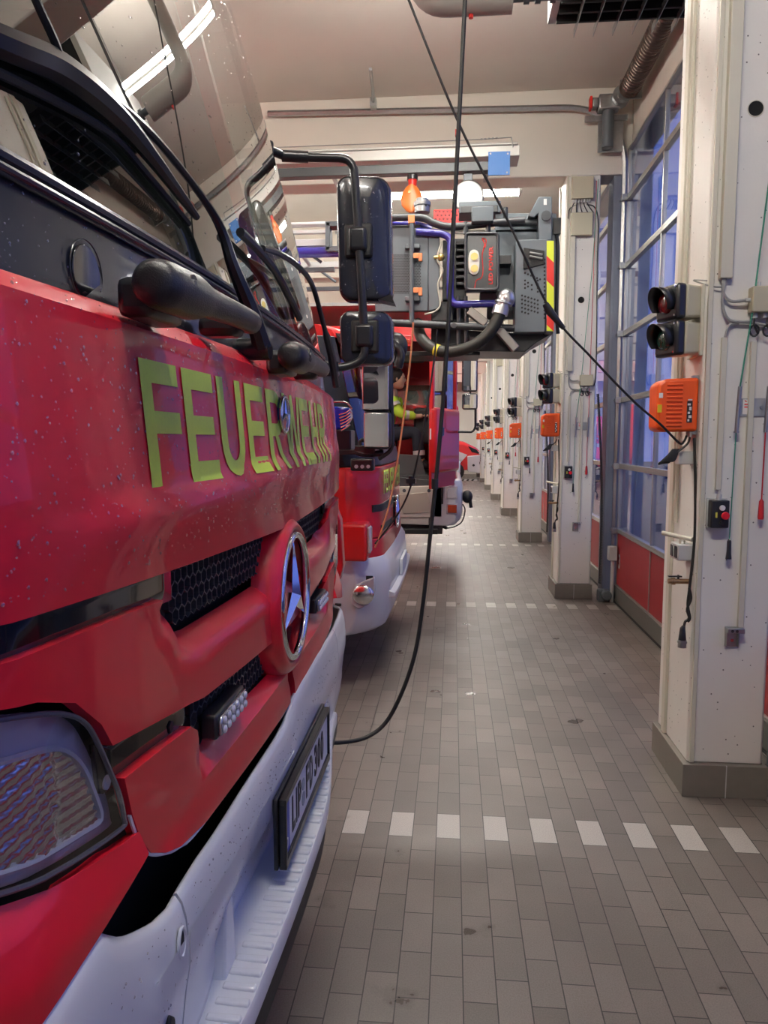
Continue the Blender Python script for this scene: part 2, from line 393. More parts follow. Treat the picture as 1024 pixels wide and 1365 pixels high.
# ---- sectional doors
ROWZ = [.736, 1.392, 2.05, 2.70, 3.355, 4.0, 4.47]
def frame_bars(b, y0, y1, z0, z1, cols=3, t=.05, x0=1.665, x1=1.715):
    box(b, x0, x1, y0, y1, z0, z0 + t * .5); box(b, x0, x1, y0, y1, z1 - t * .5, z1)
    for k in range(cols + 1):
        yy = y0 + (y1 - y0) * k / cols; w = t * (.7 if k in (0, cols) else .45)
        lo = max(y0, yy - w * .5 if 0 < k < cols else (y0 if k == 0 else y1 - w)); hi = min(y1, lo + w)
        box(b, x0 + .006, x1 - .006, lo, hi, z0 + t * .5, z1 - t * .5)
def make_door(k):
    y1 = pY(k + 1) - .07; y0 = pY(k) + .40
    d = bpy.data.objects.new('door_%d' % (k + 1), None); COL.objects.link(d); d.location = (1.69, (y0 + y1) / 2, 0); d['kind'] = 'structure'
    b = BM(); box(b, 1.662, 1.718, y0, y1, .015, .17); obj('bottom_rail', b, mat('door_bottom_rail', (.16, .16, .14), .5, .3), d, bevel=.004)
    b = BM(); box(b, 1.655, 1.725, y0, y1, 0.0, .016); obj('rubber_seal', b, RUBBER, d)
    b = BM(); frame_bars(b, y0, y1, .17, .736, t=.036); fr = obj('panel_frame', b, ALU, d, bevel=.002)
    b = BM(); box(b, 1.68, 1.70, y0 + .01, y1 - .01, .18, .72); obj('red_panel', b, DOORRED, fr)
    for i in range(6):
        b = BM(); frame_bars(b, y0, y1, ROWZ[i], ROWZ[i + 1]); fr = obj('window_frame', b, ALU, d, bevel=.003)
        b = BM(); box(b, 1.688, 1.694, y0 + .02, y1 - .02, ROWZ[i] + .02, ROWZ[i + 1] - .02); obj('pane', b, GLASS_D, fr, smooth=False)
        if i < 6:
            b = BM(); cyl(b, (1.63, y1 - .02, ROWZ[i]), (1.63, y1 + .05, ROWZ[i]), .018); box(b, 1.61, 1.665, y1 - .07, y1 - .03, ROWZ[i] - .03, ROWZ[i] + .03)
            obj('roller_hinge', b, STEEL, d, bevel=.003)
    # guide rail: vertical, bend and ceiling run
    for yy in (y1 + .03, y0 - .03):
        path = fillet([(1.655, yy, 0.02), (1.655, yy, 4.88), (-1.9, yy, 4.95)], .62, 14)
        b = BM(); tube(b, path, .028, 6); obj('guide_rail', b, STEEL, d)
    return d
for k in range(0, 8): make_door(k)
for k in (1,):
    b = text_bm('3', .062, .15, (1.6795, pY(2) - .17, .36), (0, -1, 0), (0, 0, 1), .001, .03)
    # number on the red panel nearest the second pillar
    o = obj('number', b, PAPER, bpy.data.objects['door_2'], smooth=False, label='white number 3')

# ---- ceiling lights: a tube fitting in every bay, plus rows over the vehicles
lights = []
def light_fitting(x, y, label):
    t = thing('ceiling_light', label, 'light', (x, y, 4.55), 'fluorescent tube fittings under the ceiling')
    b = BM(); box(b, x - .82, x + .82, y - .02, y + .02, 4.56, 4.61)
    obj('housing', b, WALLM, t, bevel=.003)
    b = BM()
    for s in (-.045, .045): cyl(b, (x - .78, y + s, 4.565), (x + .78, y + s, 4.565), .017, 10)
    obj('tube', b, TUBE, t)
    b = BM()
    for xx in (x - .79, x + .79): box(b, xx - .012, xx + .012, y - .065, y + .065, 4.54, 4.595)
    obj('end_cap', b, LGREY, t)
    b = BM()
    for xx in (x - .6, x + .6): cyl(b, (xx, y, 4.61), (xx, y, ZC), .006, 6)
    obj('hanger', b, STEEL, t)
    return t
NTH = ['nearest', 'second nearest', 'third nearest', 'fourth nearest', 'fifth nearest', 'sixth nearest', 'seventh nearest', 'farthest']
base_l = None
for k in range(0, 8):
    y = pY(k) + 1.43
    for j, x in enumerate((-.03, -4.2, -8.4)):
        lab = 'glowing tube fitting just past the first crossbeam, above the rescue basket' if (k, j) == (2, 0) else 'glowing fluorescent tube fitting, bay %s, %s' % (['behind the camera', 'one', 'two past the crossbeam', 'three', 'four', 'five', 'six', 'by the far wall'][k], ['over the walkway', 'over the vehicle bodies', 'near the rear of the hall'][j])
        lights.append(light_fitting(x, y, lab) if base_l is None else dup(base_l, (x - base_l.location.x, y - base_l.location.y, 0), lab))
        if base_l is None: base_l = lights[0]

# ================================================================ FITTINGS ON THE PILLARS
y = pY(1); yf = y + .03
G = {}
def Rz(a, c):
    c = Vector(c); return Matrix.Translation(c) @ Matrix.Rotation(a, 4, 'Z') @ Matrix.Translation(-c)
# traffic signal on the side face
t = thing('traffic_signal', 'unlit red and green traffic signal on the nearest pillar, above the orange charger', 'traffic light', (1.10, y + .12, 2.03), 'two-lamp signals on the pillars'); G['signal'] = t
rot = Rz(math.radians(20), (1.09, y + .10, 2.2))
b = BM(); box(b, 1.085, 1.10, y + .035, y + .22, 2.025, 2.335); obj('mounting_plate', b, CREAM, t, bevel=.003)
for zc, ln, lm in ((2.262, 'red_lamp', REDLENS), (2.102, 'green_lamp', GREENLENS)):
    yc = y + .125; b = BM()
    prism(b, [(1.09, zc - .068), (1.09, zc + .068), (.995, zc + .073), (.99, zc - .073)], 1, yc - .075, yc + .075); b.transform(rot)
    h = obj('lamp_body', b, BEIGE, t, bevel=.012)
    b = BM(); box(b, .945, .995, yc - .08, yc + .08, zc - .077, zc + .077); b.transform(rot); obj('front_bezel', b, SATIN, h, bevel=.014)
    b = BM(); ball(b, (.947, yc, zc), .052, (.55, 1, 1), 20, 12); b.transform(rot); obj(ln, b, lm, h)
    b = BM(); seg = 22; ri = []
    for i, xx in enumerate((.95, .885)):
        ri.append([])
    a0, a1 = math.radians(-35), math.radians(215)
    for s in range(seg + 1):
        a = a0 + (a1 - a0) * s / seg; c_, s_ = math.cos(a), math.sin(a)
        dp = .035 + .040 * max(0, s_ * .6 + .4)
        ri[0].append((.95, yc + .064 * c_, zc + .064 * s_)); ri[1].append((.95 - dp, yc + .066 * c_, zc + .066 * s_))
    loft(b, ri, close=False); b.transform(rot); obj('visor', b, SATIN, h, solid=.004)
    b = BM()
    for dy in (-.062, .062):
        for dz in (-.062, .062): cyl(b, (.942, yc + dy, zc + dz), (.948, yc + dy, zc + dz), .005, 8)
    b.transform(rot); obj('screw', b, CHROME, h)
# orange charger
t = thing('battery_charger', 'orange ribbed battery charger on the nearest pillar under the traffic signal', 'charger', (1.10, y + .12, 1.69), 'orange chargers on the pillars'); G['charger'] = t
b = BM(); prism(b, [(1.095, 1.69), (1.095, 1.93), (.945, 1.925), (.915, 1.90), (.915, 1.70), (.945, 1.688)], 1, y + .05, y + .20)
obj('housing', b, ORANGE, t, bevel=.014, seg=3)
b = BM()
for i in range(11):
    z = 1.712 + i * .0182; box(b, .955, 1.025, y + .044, y + .052, z, z + .009)
obj('cooling_ribs', b, ORANGE, t, bevel=.003)
b = BM(); box(b, 1.045, 1.068, y + .0465, y + .051, 1.73, 1.825); obj('label_plate', b, mat('label_black', (.02, .02, .02), .4), t)
b = BM()
for (xa, xb, za, zb) in ((1.048, 1.056, 1.735, 1.745), (1.052, 1.065, 1.75, 1.762), (1.048, 1.058, 1.768, 1.778), (1.054, 1.064, 1.784, 1.80), (1.047, 1.06, 1.806, 1.815), (1.048, 1.066, 1.828, 1.834)): box(b, xa, xb, y + .0455, y + .0475, za, zb)
obj('label_print', b, PAPER, t)
b = BM(); box(b, .917, .935, y + .047, y + .052, 1.775, 1.81); obj('yellow_sticker', b, mat('yellow_sticker', (.85, .6, .02), .5), t)
b = BM(); box(b, .922, .938, y + .047, y + .052, 1.84, 1.862); obj('display', b, PAPER, t)
b = BM()
for zz in (1.685, 1.932): box(b, 1.07, 1.10, y + .07, y + .09, zz - .008, zz + .008)
for yy in (.07, .10): cyl(b, (1.07, y + yy, 1.69), (1.07, y + yy, 1.665), .009, 8)
obj('bracket', b, STEEL, t)
# bundled black lead below the charger and its box
t = thing('cable_bundle', 'black cable folded into a bundle under the orange charger on the nearest pillar', 'cable', (1.09, y + .12, 1.60), 'cable bundles under the chargers'); G['bundle'] = t
b = BM(); tube(b, smoothpath([(1.07, y + .07, 1.67), (1.06, y + .07, 1.635), (1.02, y + .07, 1.60), (1.0, y + .07, 1.585)]), .005, 8)
for i in range(6):
    dx = (i - 2.5) * .006; tube(b, smoothpath([(1.01 + dx, y + .06 + .004 * i, 1.61), (.985 + dx, y + .055, 1.58 - .004 * i), (.95 + dx, y + .06, 1.545 + .003 * i), (.965 + dx, y + .07, 1.55), (1.0 + dx, y + .075, 1.59)]), .0045, 6)
obj('cable', b, RUBBER, t)
b = BM(); box(b, 1.03, 1.10, y + .09, y + .15, 1.54, 1.60); obj('wall_box', b, LGREY, t, bevel=.004)
# charging lead with plug
t = thing('charging_lead', 'black lead with a chunky round plug hanging on the nearest pillar side', 'cable', (1.09, y + .1, 1.0), 'charging leads with plugs on the pillars'); G['lead'] = t
b = BM(); tube(b, smoothpath([(1.085, y + .06, 1.66), (1.095, y + .05, 1.45), (1.098, y + .04, 1.2), (1.085, y + .04, .98), (1.08, y + .04, .90), (1.09, y + .035, .84), (1.08, y + .035, .82)]), .0065, 8)
tube(b, smoothpath([(1.08, y + .03, .98), (1.09, y + .03, .93), (1.075, y + .03, .88), (1.085, y + .03, .84), (1.07, y + .035, .82), (1.065, y + .035, .79)]), .006, 8)
obj('cord', b, RUBBER, t)
b = BM(); tube(b, [(1.065, y + .035, .80), (1.06, y + .035, .79), (1.06, y + .035, .74), (1.06, y + .035, .735)], [.008, .012, .017, .017], 14); obj('plug_body', b, SATIN, t)
b = BM(); cyl(b, (1.06, y + .035, .735), (1.06, y + .035, .70), .019, 16); cyl(b, (1.06, y + .035, .728), (1.06, y + .035, .722), .022, 16); obj('plug_ring', b, STEEL, t)
# conduit stub, sockets, brass valve on the side face
t = thing('double_socket', 'white double socket box low on the side of the nearest pillar', 'socket', (1.09, y + .1, 1.12), 'socket boxes on the pillars'); G['socket'] = t
b = BM(); box(b, 1.03, 1.10, y + .05, y + .17, 1.10, 1.175); obj('housing', b, LGREY, t, bevel=.006)
b = BM(); box(b, 1.026, 1.032, y + .06, y + .10, 1.11, 1.165); box(b, 1.026, 1.032, y + .12, y + .16, 1.11, 1.165); obj('flap', b, SATIN, t, bevel=.003)
b = BM(); cyl(b, (.99, y + .16, 1.215), (1.09, y + .045, 1.20), .011, 12)
for xx in (1.05, 1.07): cyl(b, (xx, y + .085, 1.205), (xx, y + .09, 1.17), .005, 8)
obj('conduit', b, CREAM, t)
t = thing('air_valve', 'small brass air valve on the side of the nearest pillar below the sockets', 'valve', (1.09, y + .1, 1.0), 'brass valves on the pillars'); G['valve'] = t
b = BM(); cyl(b, (1.10, y + .08, 1.0), (1.0, y + .08, 1.0), .012, 12); cyl(b, (1.03, y + .08, 1.0), (1.015, y + .08, 1.0), .017, 12); obj('body', b, BRASS, t)
b = BM(); box(b, 1.0, 1.06, y + .072, y + .09, 1.02, 1.026); cyl(b, (1.045, y + .08, 1.0), (1.045, y + .08, 1.03), .005); obj('lever', b, SATIN, t)
# front-face items
t = thing('control_box', 'black control box with white and red buttons on the nearest pillar front', 'switch', (1.185, yf, 1.33), 'push-button boxes on the pillars'); G['control'] = t
b = BM(); box(b, 1.145, 1.223, yf - .055, yf, 1.262, 1.385); obj('case', b, SATIN, t, bevel=.005)
b = BM(); box(b, 1.14, 1.228, yf - .012, yf, 1.255, 1.392); obj('back_plate', b, LGREY, t, bevel=.003)
b = BM(); cyl(b, (1.19, yf - .055, 1.352), (1.19, yf - .064, 1.352), .0125, 20); obj('white_button', b, PAPER, t, bevel=.002)
b = BM(); tube(b, [(1.197, yf - .055, 1.319), (1.197, yf - .075, 1.319), (1.197, yf - .078, 1.319), (1.197, yf - .088, 1.319)], [.009, .009, .018, .016], 20); obj('emergency_button', b, mat('signal_red', (.75, .015, .03), .3), t, bevel=.002)
b = BM(); cyl(b, (1.193, yf - .055, 1.288), (1.193, yf - .066, 1.288), .012, 20); obj('black_button', b, RUBBER, t, bevel=.002)
b = BM(); box(b, 1.163, 1.171, yf - .057, yf - .054, 1.308, 1.332); obj('yellow_tab', b, mat('yellow_tab', (.75, .7, .1), .5), t)
b = BM(); cyl(b, (1.184, yf - .03, 1.385), (1.184, yf - .03, 1.41), .011, 12); cyl(b, (1.184, yf - .03, 1.41), (1.184, yf - .03, 1.43), .006, 8); obj('gland', b, LGREY, t)
# trunking
t = thing('cable_trunking', 'cream cable trunking rising to the beam on the nearest pillar front', 'cable duct', (1.17, yf, 2.35), 'tall trunkings on the pillars'); G['trunk'] = t
b = BM(); box(b, 1.148, 1.20, yf - .035, yf, 2.35, 4.27); obj('upper_duct', b, CREAM, t, bevel=.003)
b = BM(); box(b, 1.108, 1.128, yf - .018, yf, .16, 4.27); obj('edge_strip', b, CREAM, t, bevel=.002)
b = BM(); box(b, 1.172, 1.196, yf - .018, yf, 1.43, 2.10); obj('lower_duct', b, CREAM, t, bevel=.002)
b = BM(); box(b, 1.296, 1.320, yf - .02, yf, .80, 2.08); obj('long_duct', b, CREAM, t, bevel=.002)
t = thing('side_conduit', 'cream conduit pair running up the side of the nearest pillar', 'cable duct', (1.09, y + .35, 2.2), 'conduits up the pillar sides'); G['side'] = t
b = BM(); box(b, 1.085, 1.10, y + .36, y + .41, .16, 4.27); obj('duct', b, CREAM, t, bevel=.002)
b = BM(); cyl(b, (1.088, y + .30, 1.25), (1.088, y + .30, 4.2), .009, 10); obj('pipe', b, CREAM, t)
t = thing('junction_box', 'beige junction box with looped cables on the nearest pillar front', 'junction box', (1.33, yf, 2.25), 'beige junction boxes on the pillars'); G['junction'] = t
b = BM(); box(b, 1.278, 1.405, yf - .06, yf, 2.20, 2.31); obj('case', b, BEIGE, t, bevel=.005)
b = BM()
for xx in (1.30, 1.34, 1.38): cyl(b, (xx, yf - .03, 2.20), (xx, yf - .03, 2.178), .011, 12)
cyl(b, (1.278, yf - .03, 2.255), (1.258, yf - .03, 2.255), .010, 12); cyl(b, (1.31, yf - .03, 2.31), (1.31, yf - .03, 2.33), .009, 12)
obj('gland', b, LGREY, t)
b = BM()
tube(b, smoothpath([(1.165, yf - .02, 2.36), (1.168, yf - .02, 2.29), (1.20, yf - .025, 2.253), (1.26, yf - .03, 2.255)]), .007, 8)
tube(b, smoothpath([(1.175, yf - .02, 2.36), (1.165, yf - .02, 2.25), (1.19, yf - .02, 2.18), (1.24, yf - .02, 2.165), (1.30, yf - .02, 2.16), (1.40, yf - .02, 2.135)]), .007, 8)
tube(b, smoothpath([(1.185, yf - .015, 2.10), (1.20, yf - .015, 2.15), (1.24, yf - .012, 2.16)]), .006, 8)
tube(b, smoothpath([(1.10, yf - .01, 2.345), (1.06, yf + .05, 2.36), (1.12, yf - .012, 2.32), (1.165, yf - .02, 2.315)]), .0035, 6)
obj('grey_cable', b, mat('cable_grey', (.32, .32, .31), .5), t)
b = BM()
for c in (0, .055):
    P = [(1.30 + c + .018 * math.cos(a), yf - .035 + .004 * math.sin(a * .5), 2.125 + .024 * math.sin(a)) for a in [i * .45 for i in range(16)]]
    tube(b, P, .0045, 6); tube(b, smoothpath([(1.30 + c, yf - .03, 2.178), (1.295 + c, yf - .04, 2.15), (1.315 + c, yf - .035, 2.11)]), .0045, 6)
obj('black_loop', b, RUBBER, t)
# pull rods
t = thing('pull_cord', 'green pull cord with a steel rod and black grip on the nearest pillar', 'pull cord', (1.25, yf, 1.7), 'green pull cords on the pillars'); G['green'] = t
b = BM(); cyl(b, (1.245, yf - .03, 1.685), (1.252, yf - .03, 1.885), .0085, 12); cyl(b, (1.245, yf - .03, 1.683), (1.245, yf - .03, 1.69), .012, 12); obj('rod', b, STEEL, t)
b = BM(); tube(b, [(1.252, yf - .03, 1.885), (1.285, yf - .04, 2.20), (1.365, yf - .07, 3.35), (1.40, yf - .08, 4.2)], .0035, 6); tube(b, [(1.244, yf - .03, 1.685), (1.236, yf - .03, 1.2)], .0025, 6); obj('cord', b, GREENR, t)
b = BM(); tube(b, [(1.236, yf - .03, 1.21), (1.236, yf - .03, 1.2), (1.236, yf - .03, 1.15), (1.236, yf - .03, 1.12)], [.004, .009, .010, .013], 12); obj('grip', b, SATIN, t)
t = thing('pull_cord', 'red pull cord with a red grip and steel rod on the nearest pillar', 'pull cord', (1.37, yf, 1.7), 'red pull cords on the pillars'); G['redcord'] = t
b = BM(); cyl(b, (1.368, yf - .03, 1.685), (1.374, yf - .03, 1.885), .0085, 12); obj('rod', b, STEEL, t)
b = BM(); tube(b, [(1.374, yf - .03, 1.885), (1.39, yf - .04, 4.2)], .003, 6); tube(b, [(1.368, yf - .03, 1.685), (1.366, yf - .03, 1.38)], .003, 6); obj('cord', b, REDROPE, t)
b = BM(); tube(b, [(1.366, yf - .03, 1.39), (1.366, yf - .03, 1.38), (1.366, yf - .03, 1.31), (1.366, yf - .03, 1.30)], [.004, .010, .013, .011], 12); obj('grip', b, REDROPE, t)
t = thing('instruction_plate', 'small grey metal instruction plate with red print on the nearest pillar', 'sign', (1.30, yf, 1.79), 'metal instruction plates on the pillars'); G['plate'] = t
b = BM(); box(b, 1.255, 1.372, yf - .006, yf, 1.755, 1.835); obj('plate', b, mat('plate_grey', (.42, .44, .45), .4, .4), t, bevel=.002)
b = BM(); box(b, 1.276, 1.322, yf - .008, yf - .005, 1.765, 1.83); obj('paper', b, PAPER, t)
b = BM(); prism(b, [(1.281, 1.826), (1.287, 1.819), (1.293, 1.819), (1.287, 1.826)], 1, yf - .0092, yf - .0075)
for i in range(2): box(b, 1.282, 1.318 - .008 * i, yf - .0092, yf - .0075, 1.806 - i * .012, 1.811 - i * .012)
obj('print', b, REDF, t)
b = BM(); cyl(b, (1.264, yf - .006, 1.795), (1.264, yf - .013, 1.795), .006, 10); cyl(b, (1.355, yf - .006, 1.795), (1.355, yf - .013, 1.795), .006, 10); obj('bolt', b, STEEL, t)
t = thing('wall_bracket', 'small steel bracket with two holes low on the nearest pillar front', 'bracket', (1.28, yf, .76), 'steel brackets on the pillars'); G['bracket'] = t
b = BM(); box(b, 1.245, 1.30, yf - .012, yf, .715, .80); box(b, 1.245, 1.249, yf - .03, yf, .715, .80); box(b, 1.296, 1.30, yf - .03, yf, .715, .80); obj('channel', b, STEEL, t, bevel=.001)
b = BM(); box(b, 1.243, 1.318, yf - .045, yf, .782, .805); obj('head', b, STEEL, t, bevel=.003)
b = BM(); cyl(b, (1.263, yf - .046, .793), (1.263, yf - .044, .793), .007, 10); cyl(b, (1.283, yf - .046, .793), (1.283, yf - .044, .793), .007, 10); obj('hole', b, RUBBER, t)
b = BM(); cyl(b, (1.272, yf - .012, .745), (1.272, yf - .02, .745), .008, 6); obj('bolt', b, CHROME, t)
t = thing('round_opening', 'round black hole high in the front of the nearest pillar', 'hole', (1.275, yf, 3.06), 'round openings in the pillars'); G['hole'] = t
b = BM(); cyl(b, (1.275, yf + .0, 3.06), (1.275, yf - .002, 3.06), .032, 32); obj('bore', b, mat('void', (.003, .003, .003), .9), t)
b = BM(); tube(b, [(1.275 + .033 * math.cos(a), yf - .001, 3.06 + .033 * math.sin(a)) for a in [2 * math.pi * i / 32 for i in range(33)]], .0022, 6, cap=False); obj('rim', b, CREAM, t)
PNAMES = {2: 'second pillar', 3: 'third pillar', 4: 'fourth pillar', 5: 'fifth pillar', 6: 'sixth pillar', 7: 'farthest seen pillar'}
for n in range(2, 8):
    for key, r in list(G.items()):
        if n >= 6 and key in ('plate', 'bundle', 'valve'): continue
        lab = r['label'].replace('nearest pillar', PNAMES[n])
        w = lab.split()
        dup(r, (0, PITCH * (n - 1), 0), lab)
# taller boxes near the top of pillars and the spiral cord beside the post, second pillar onwards
y = pY(2); yf = y + .03
t = thing('fuse_box', 'pair of beige fuse boxes at the top of the second pillar', 'fuse box', (1.25, yf, 3.95), 'beige fuse boxes at the pillar tops')
b = BM(); box(b, 1.15, 1.36, yf - .07, yf, 4.03, 4.24); obj('upper_box', b, BEIGE, t, bevel=.006)
b = BM(); box(b, 1.15, 1.36, yf - .06, yf, 3.68, 3.90); obj('lower_box', b, BEIGE, t, bevel=.006)
b = BM()
for i in range(7):
    xx = 1.17 + i * .027; cyl(b, (xx, yf - .035, 4.03), (xx, yf - .035, 4.0), .010, 8)
obj('gland', b, LGREY, t)
b = BM()
for i in range(5):
    xx = 1.18 + i * .03; tube(b, smoothpath([(xx, yf - .035, 4.0), (xx + .01 * (i - 2), yf - .04, 3.96), (1.15 + .055 * i, yf - .03, 3.90)]), .005, 6)
tube(b, smoothpath([(1.30, yf - .03, 3.98), (1.38, yf - .03, 3.95), (1.42, yf - .02, 3.8), (1.42, yf - .02, 3.4), (1.44, yf - .01, 2.4), (1.42, yf - .02, 2.2)]), .006, 6)
tube(b, smoothpath([(1.20, yf - .03, 3.98), (1.135, yf - .03, 3.94), (1.125, yf - .02, 3.85)]), .006, 6)
obj('cable', b, SATIN, t)
for n in range(3, 6): dup(t, (0, PITCH * (n - 2), 0), 'pair of beige fuse boxes at the top of the %s pillar' % {3: 'third', 4: 'fourth', 5: 'fifth'}[n])
b = BM(); P = []
for i in range(0, 1500):
    s = i / 1500; z = 2.12 - 1.95 * s; a = i * .75
    cx = 1.46 + .07 * s + .03 * math.sin(s * 3.1); P.append((cx + .012 * math.cos(a), yf - .03 + .012 * math.sin(a), z))
tube(b, P[::1], .0035, 5)
sp = obj('spiral_cord', b, RUBBER, None, loc=(1.48, yf, .2)); tag(sp, 'black spiral cord hanging down beside the second pillar', 'cable', 'spiral cords beside the pillars')
c = dup(sp, (0, PITCH, 0), 'black spiral cord hanging down beside the third pillar')
for n in (1, 2, 3):
    yy = pY(n + 1) - .02
    t = thing('door_drive', 'grey door motor with a round drum above the guide rail, ' + ['by the second pillar', 'by the third pillar', 'by the fourth pillar'][n - 1], 'motor', (1.6, yy, 4.7), 'door motors above the guide rails')
    b = BM(); box(b, 1.36, 1.56, yy - .18, yy - .05, 4.80, 4.94); box(b, 1.30, 1.36, yy - .16, yy - .07, 4.83, 4.92); obj('gearbox', b, STEEL, t, bevel=.012)
    b = BM(); cyl(b, (1.56, yy - .12, 4.90), (1.56, yy - .24, 4.90), .085, 24); cyl(b, (1.56, yy - .24, 4.90), (1.56, yy - .25, 4.90), .05, 24); obj('drum', b, STEEL, t)
    b = BM(); box(b, 1.28, 1.30, yy - .16, yy - .08, 4.82, 4.93); obj('red_cap', b, REDF, t)
    b = BM(); box(b, 1.38, 1.62, yy - .05, yy - .03, 4.45, 4.74); box(b, 1.25, 1.66, yy - .06, yy - .03, 4.74, 4.79); obj('bracket', b, STEEL, t, bevel=.002)
    b = BM(); cyl(b, (1.46, yy - .12, 4.80), (1.46, yy - .12, 4.46), .055, 20); obj('motor', b, DKGREY, t, bevel=.004)
    # torsion spring
    t2 = thing('torsion_spring', 'dark coiled torsion spring on the shaft over the door, ' + ['ending by the second pillar', 'ending by the third pillar', 'ending by the fourth pillar'][n - 1], 'spring', (1.6, yy - 1.2, 4.9), 'torsion springs over the doors')
    b = BM(); P = []
    for i in range(0, 44 * 14):
        a = 2 * math.pi * i / 14; P.append((1.585 + .072 * math.cos(a), yy - .42 - 2.0 * i / (44 * 14), 4.86 + .072 * math.sin(a)))
    tube(b, P, .024, 6); obj('coil', b, SPRING, t2)
    b = BM(); cyl(b, (1.585, yy - .2, 4.86), (1.585, yy - 3.6, 4.86), .02, 12); obj('shaft', b, STEEL, t2)
    b = BM(); box(b, 1.50, 1.70, yy - .42, yy - .40, 4.78, 4.95); cyl(b, (1.585, yy - .40, 4.86), (1.585, yy - .34, 4.86), .05, 16); obj('cone', b, STEEL, t2)
# ================================================================ NEAREST FIRE ENGINE
YC = 1.66
def corner(y):
    u = abs(y - YC) / 1.16
    return .16 * max(0, (u - .86) / .14) ** 2
def Xf(y): return -.375 - .05 * ((y - 1.65) / 1.15) ** 2 - corner(y)
def Xw(y, z): return Xf(y) - .055 - .20 * (z - 1.93) - .045 * (z - 1.93) ** 2
def sstep(a, b, x):
    t = min(1, max(0, (x - a) / (b - a))); return t * t * (3 - 2 * t)
def hoodX(y, z):
    cr = 1.553 + .04 * (y - .83); k = sstep(.62, 1.0, y) * sstep(2.8, 2.4, y)
    o = -.085 * max(0, z - 1.60)
    o += k * (.014 * sstep(cr + .035, cr, z) - .010 * sstep(cr, 1.46, z))
    o -= .03 * sstep(1.80, 1.83, z)
    return Xf(y) + o
def midX(y, z):
    o = .0
    g = sstep(1.0, 1.08, y) * sstep(2.33, 2.25, y)
    o -= g * .045 * sstep(1.318, 1.36, z)
    e = sstep(.96, 1.0, y) * sstep(1.12, 1.05, y) * sstep(1.36, 1.42, z)
    o -= .03 * e
    o -= .012 * sstep(1.45, 1.35, z) * 0
    return Xf(y) + o
def lowX(y, z):
    g = sstep(1.07, 1.13, y) * sstep(2.27, 2.2, y)
    return Xf(y) - g * .035 * sstep(1.115, 1.15, z) + .006 * sstep(1.10, 1.07, z)
def mirrorY(pts): return pts + [(2 * YC - a, c) for a, c in reversed(pts)]
def panel(name, outline, surf, m, parent, thick=.018, step=.035, bevel=.004, label=None):
    b = BM(); v = [b.verts.new((0, p[0], p[1])) for p in outline]; f = b.faces.new(v)
    ys = [p[0] for p in outline]; zs = [p[1] for p in outline]
    k = min(ys) + step
    while k < max(ys) - 1e-3:
        bmesh.ops.bisect_plane(b, geom=b.verts[:] + b.edges[:] + b.faces[:], plane_co=(0, k, 0), plane_no=(0, 1, 0)); k += step
    k = min(zs) + step * .6
    while k < max(zs) - 1e-3:
        bmesh.ops.bisect_plane(b, geom=b.verts[:] + b.edges[:] + b.faces[:], plane_co=(0, 0, k), plane_no=(0, 0, 1)); k += step * .6
    for w in b.verts: w.co.x = surf(w.co.y, w.co.z)
    bmesh.ops.dissolve_limit(b, angle_limit=.0005, verts=b.verts[:], edges=b.edges[:]) if False else None
    b.normal_update()
    for f in b.faces:
        if f.normal.x < 0: f.normal_flip()
    return obj(name, b, m, parent, solid=thick, bevel=bevel, seg=3, angle=50, label=label)
def hexmesh(name, inside, surf, m, parent, p=.0235, depth=.012, wall=.10):
    b = BM(); r = p / math.sqrt(3); 
    yy = .9; row = 0
    ry = p; rz = r * 1.5
    zz = 1.10
    while zz < 1.50:
        yy = .9 + (p / 2 if row % 2 else 0)
        while yy < 2.5:
            if inside(yy, zz):
                R1 = []; R2 = []; R3 = []
                for k in range(6):
                    a = math.radians(30 + 60 * k)
                    for R, s, dx in ((R1, 1.0, 0), (R2, 1 - wall, 0), (R3, 1 - wall, -depth)):
                        cy, cz = yy + r * s * math.cos(a), zz + r * s * math.sin(a)
                        R.append(b.verts.new((surf(cy, cz) + dx, cy, cz)))
                for k in range(6):
                    j = (k + 1) % 6
                    b.faces.new((R1[k], R1[j], R2[j], R2[k])); b.faces.new((R2[k], R2[j], R3[j], R3[k]))
            yy += ry
        zz += rz; row += 1
    return obj(name, b, m, parent, smooth=False)

T1 = thing('fire_engine', 'rain-wet red fire engine lettered FEUERWEHR, nearest at the left edge', 'fire engine', (-1.5, YC, 0), 'fire engines parked in the bays')
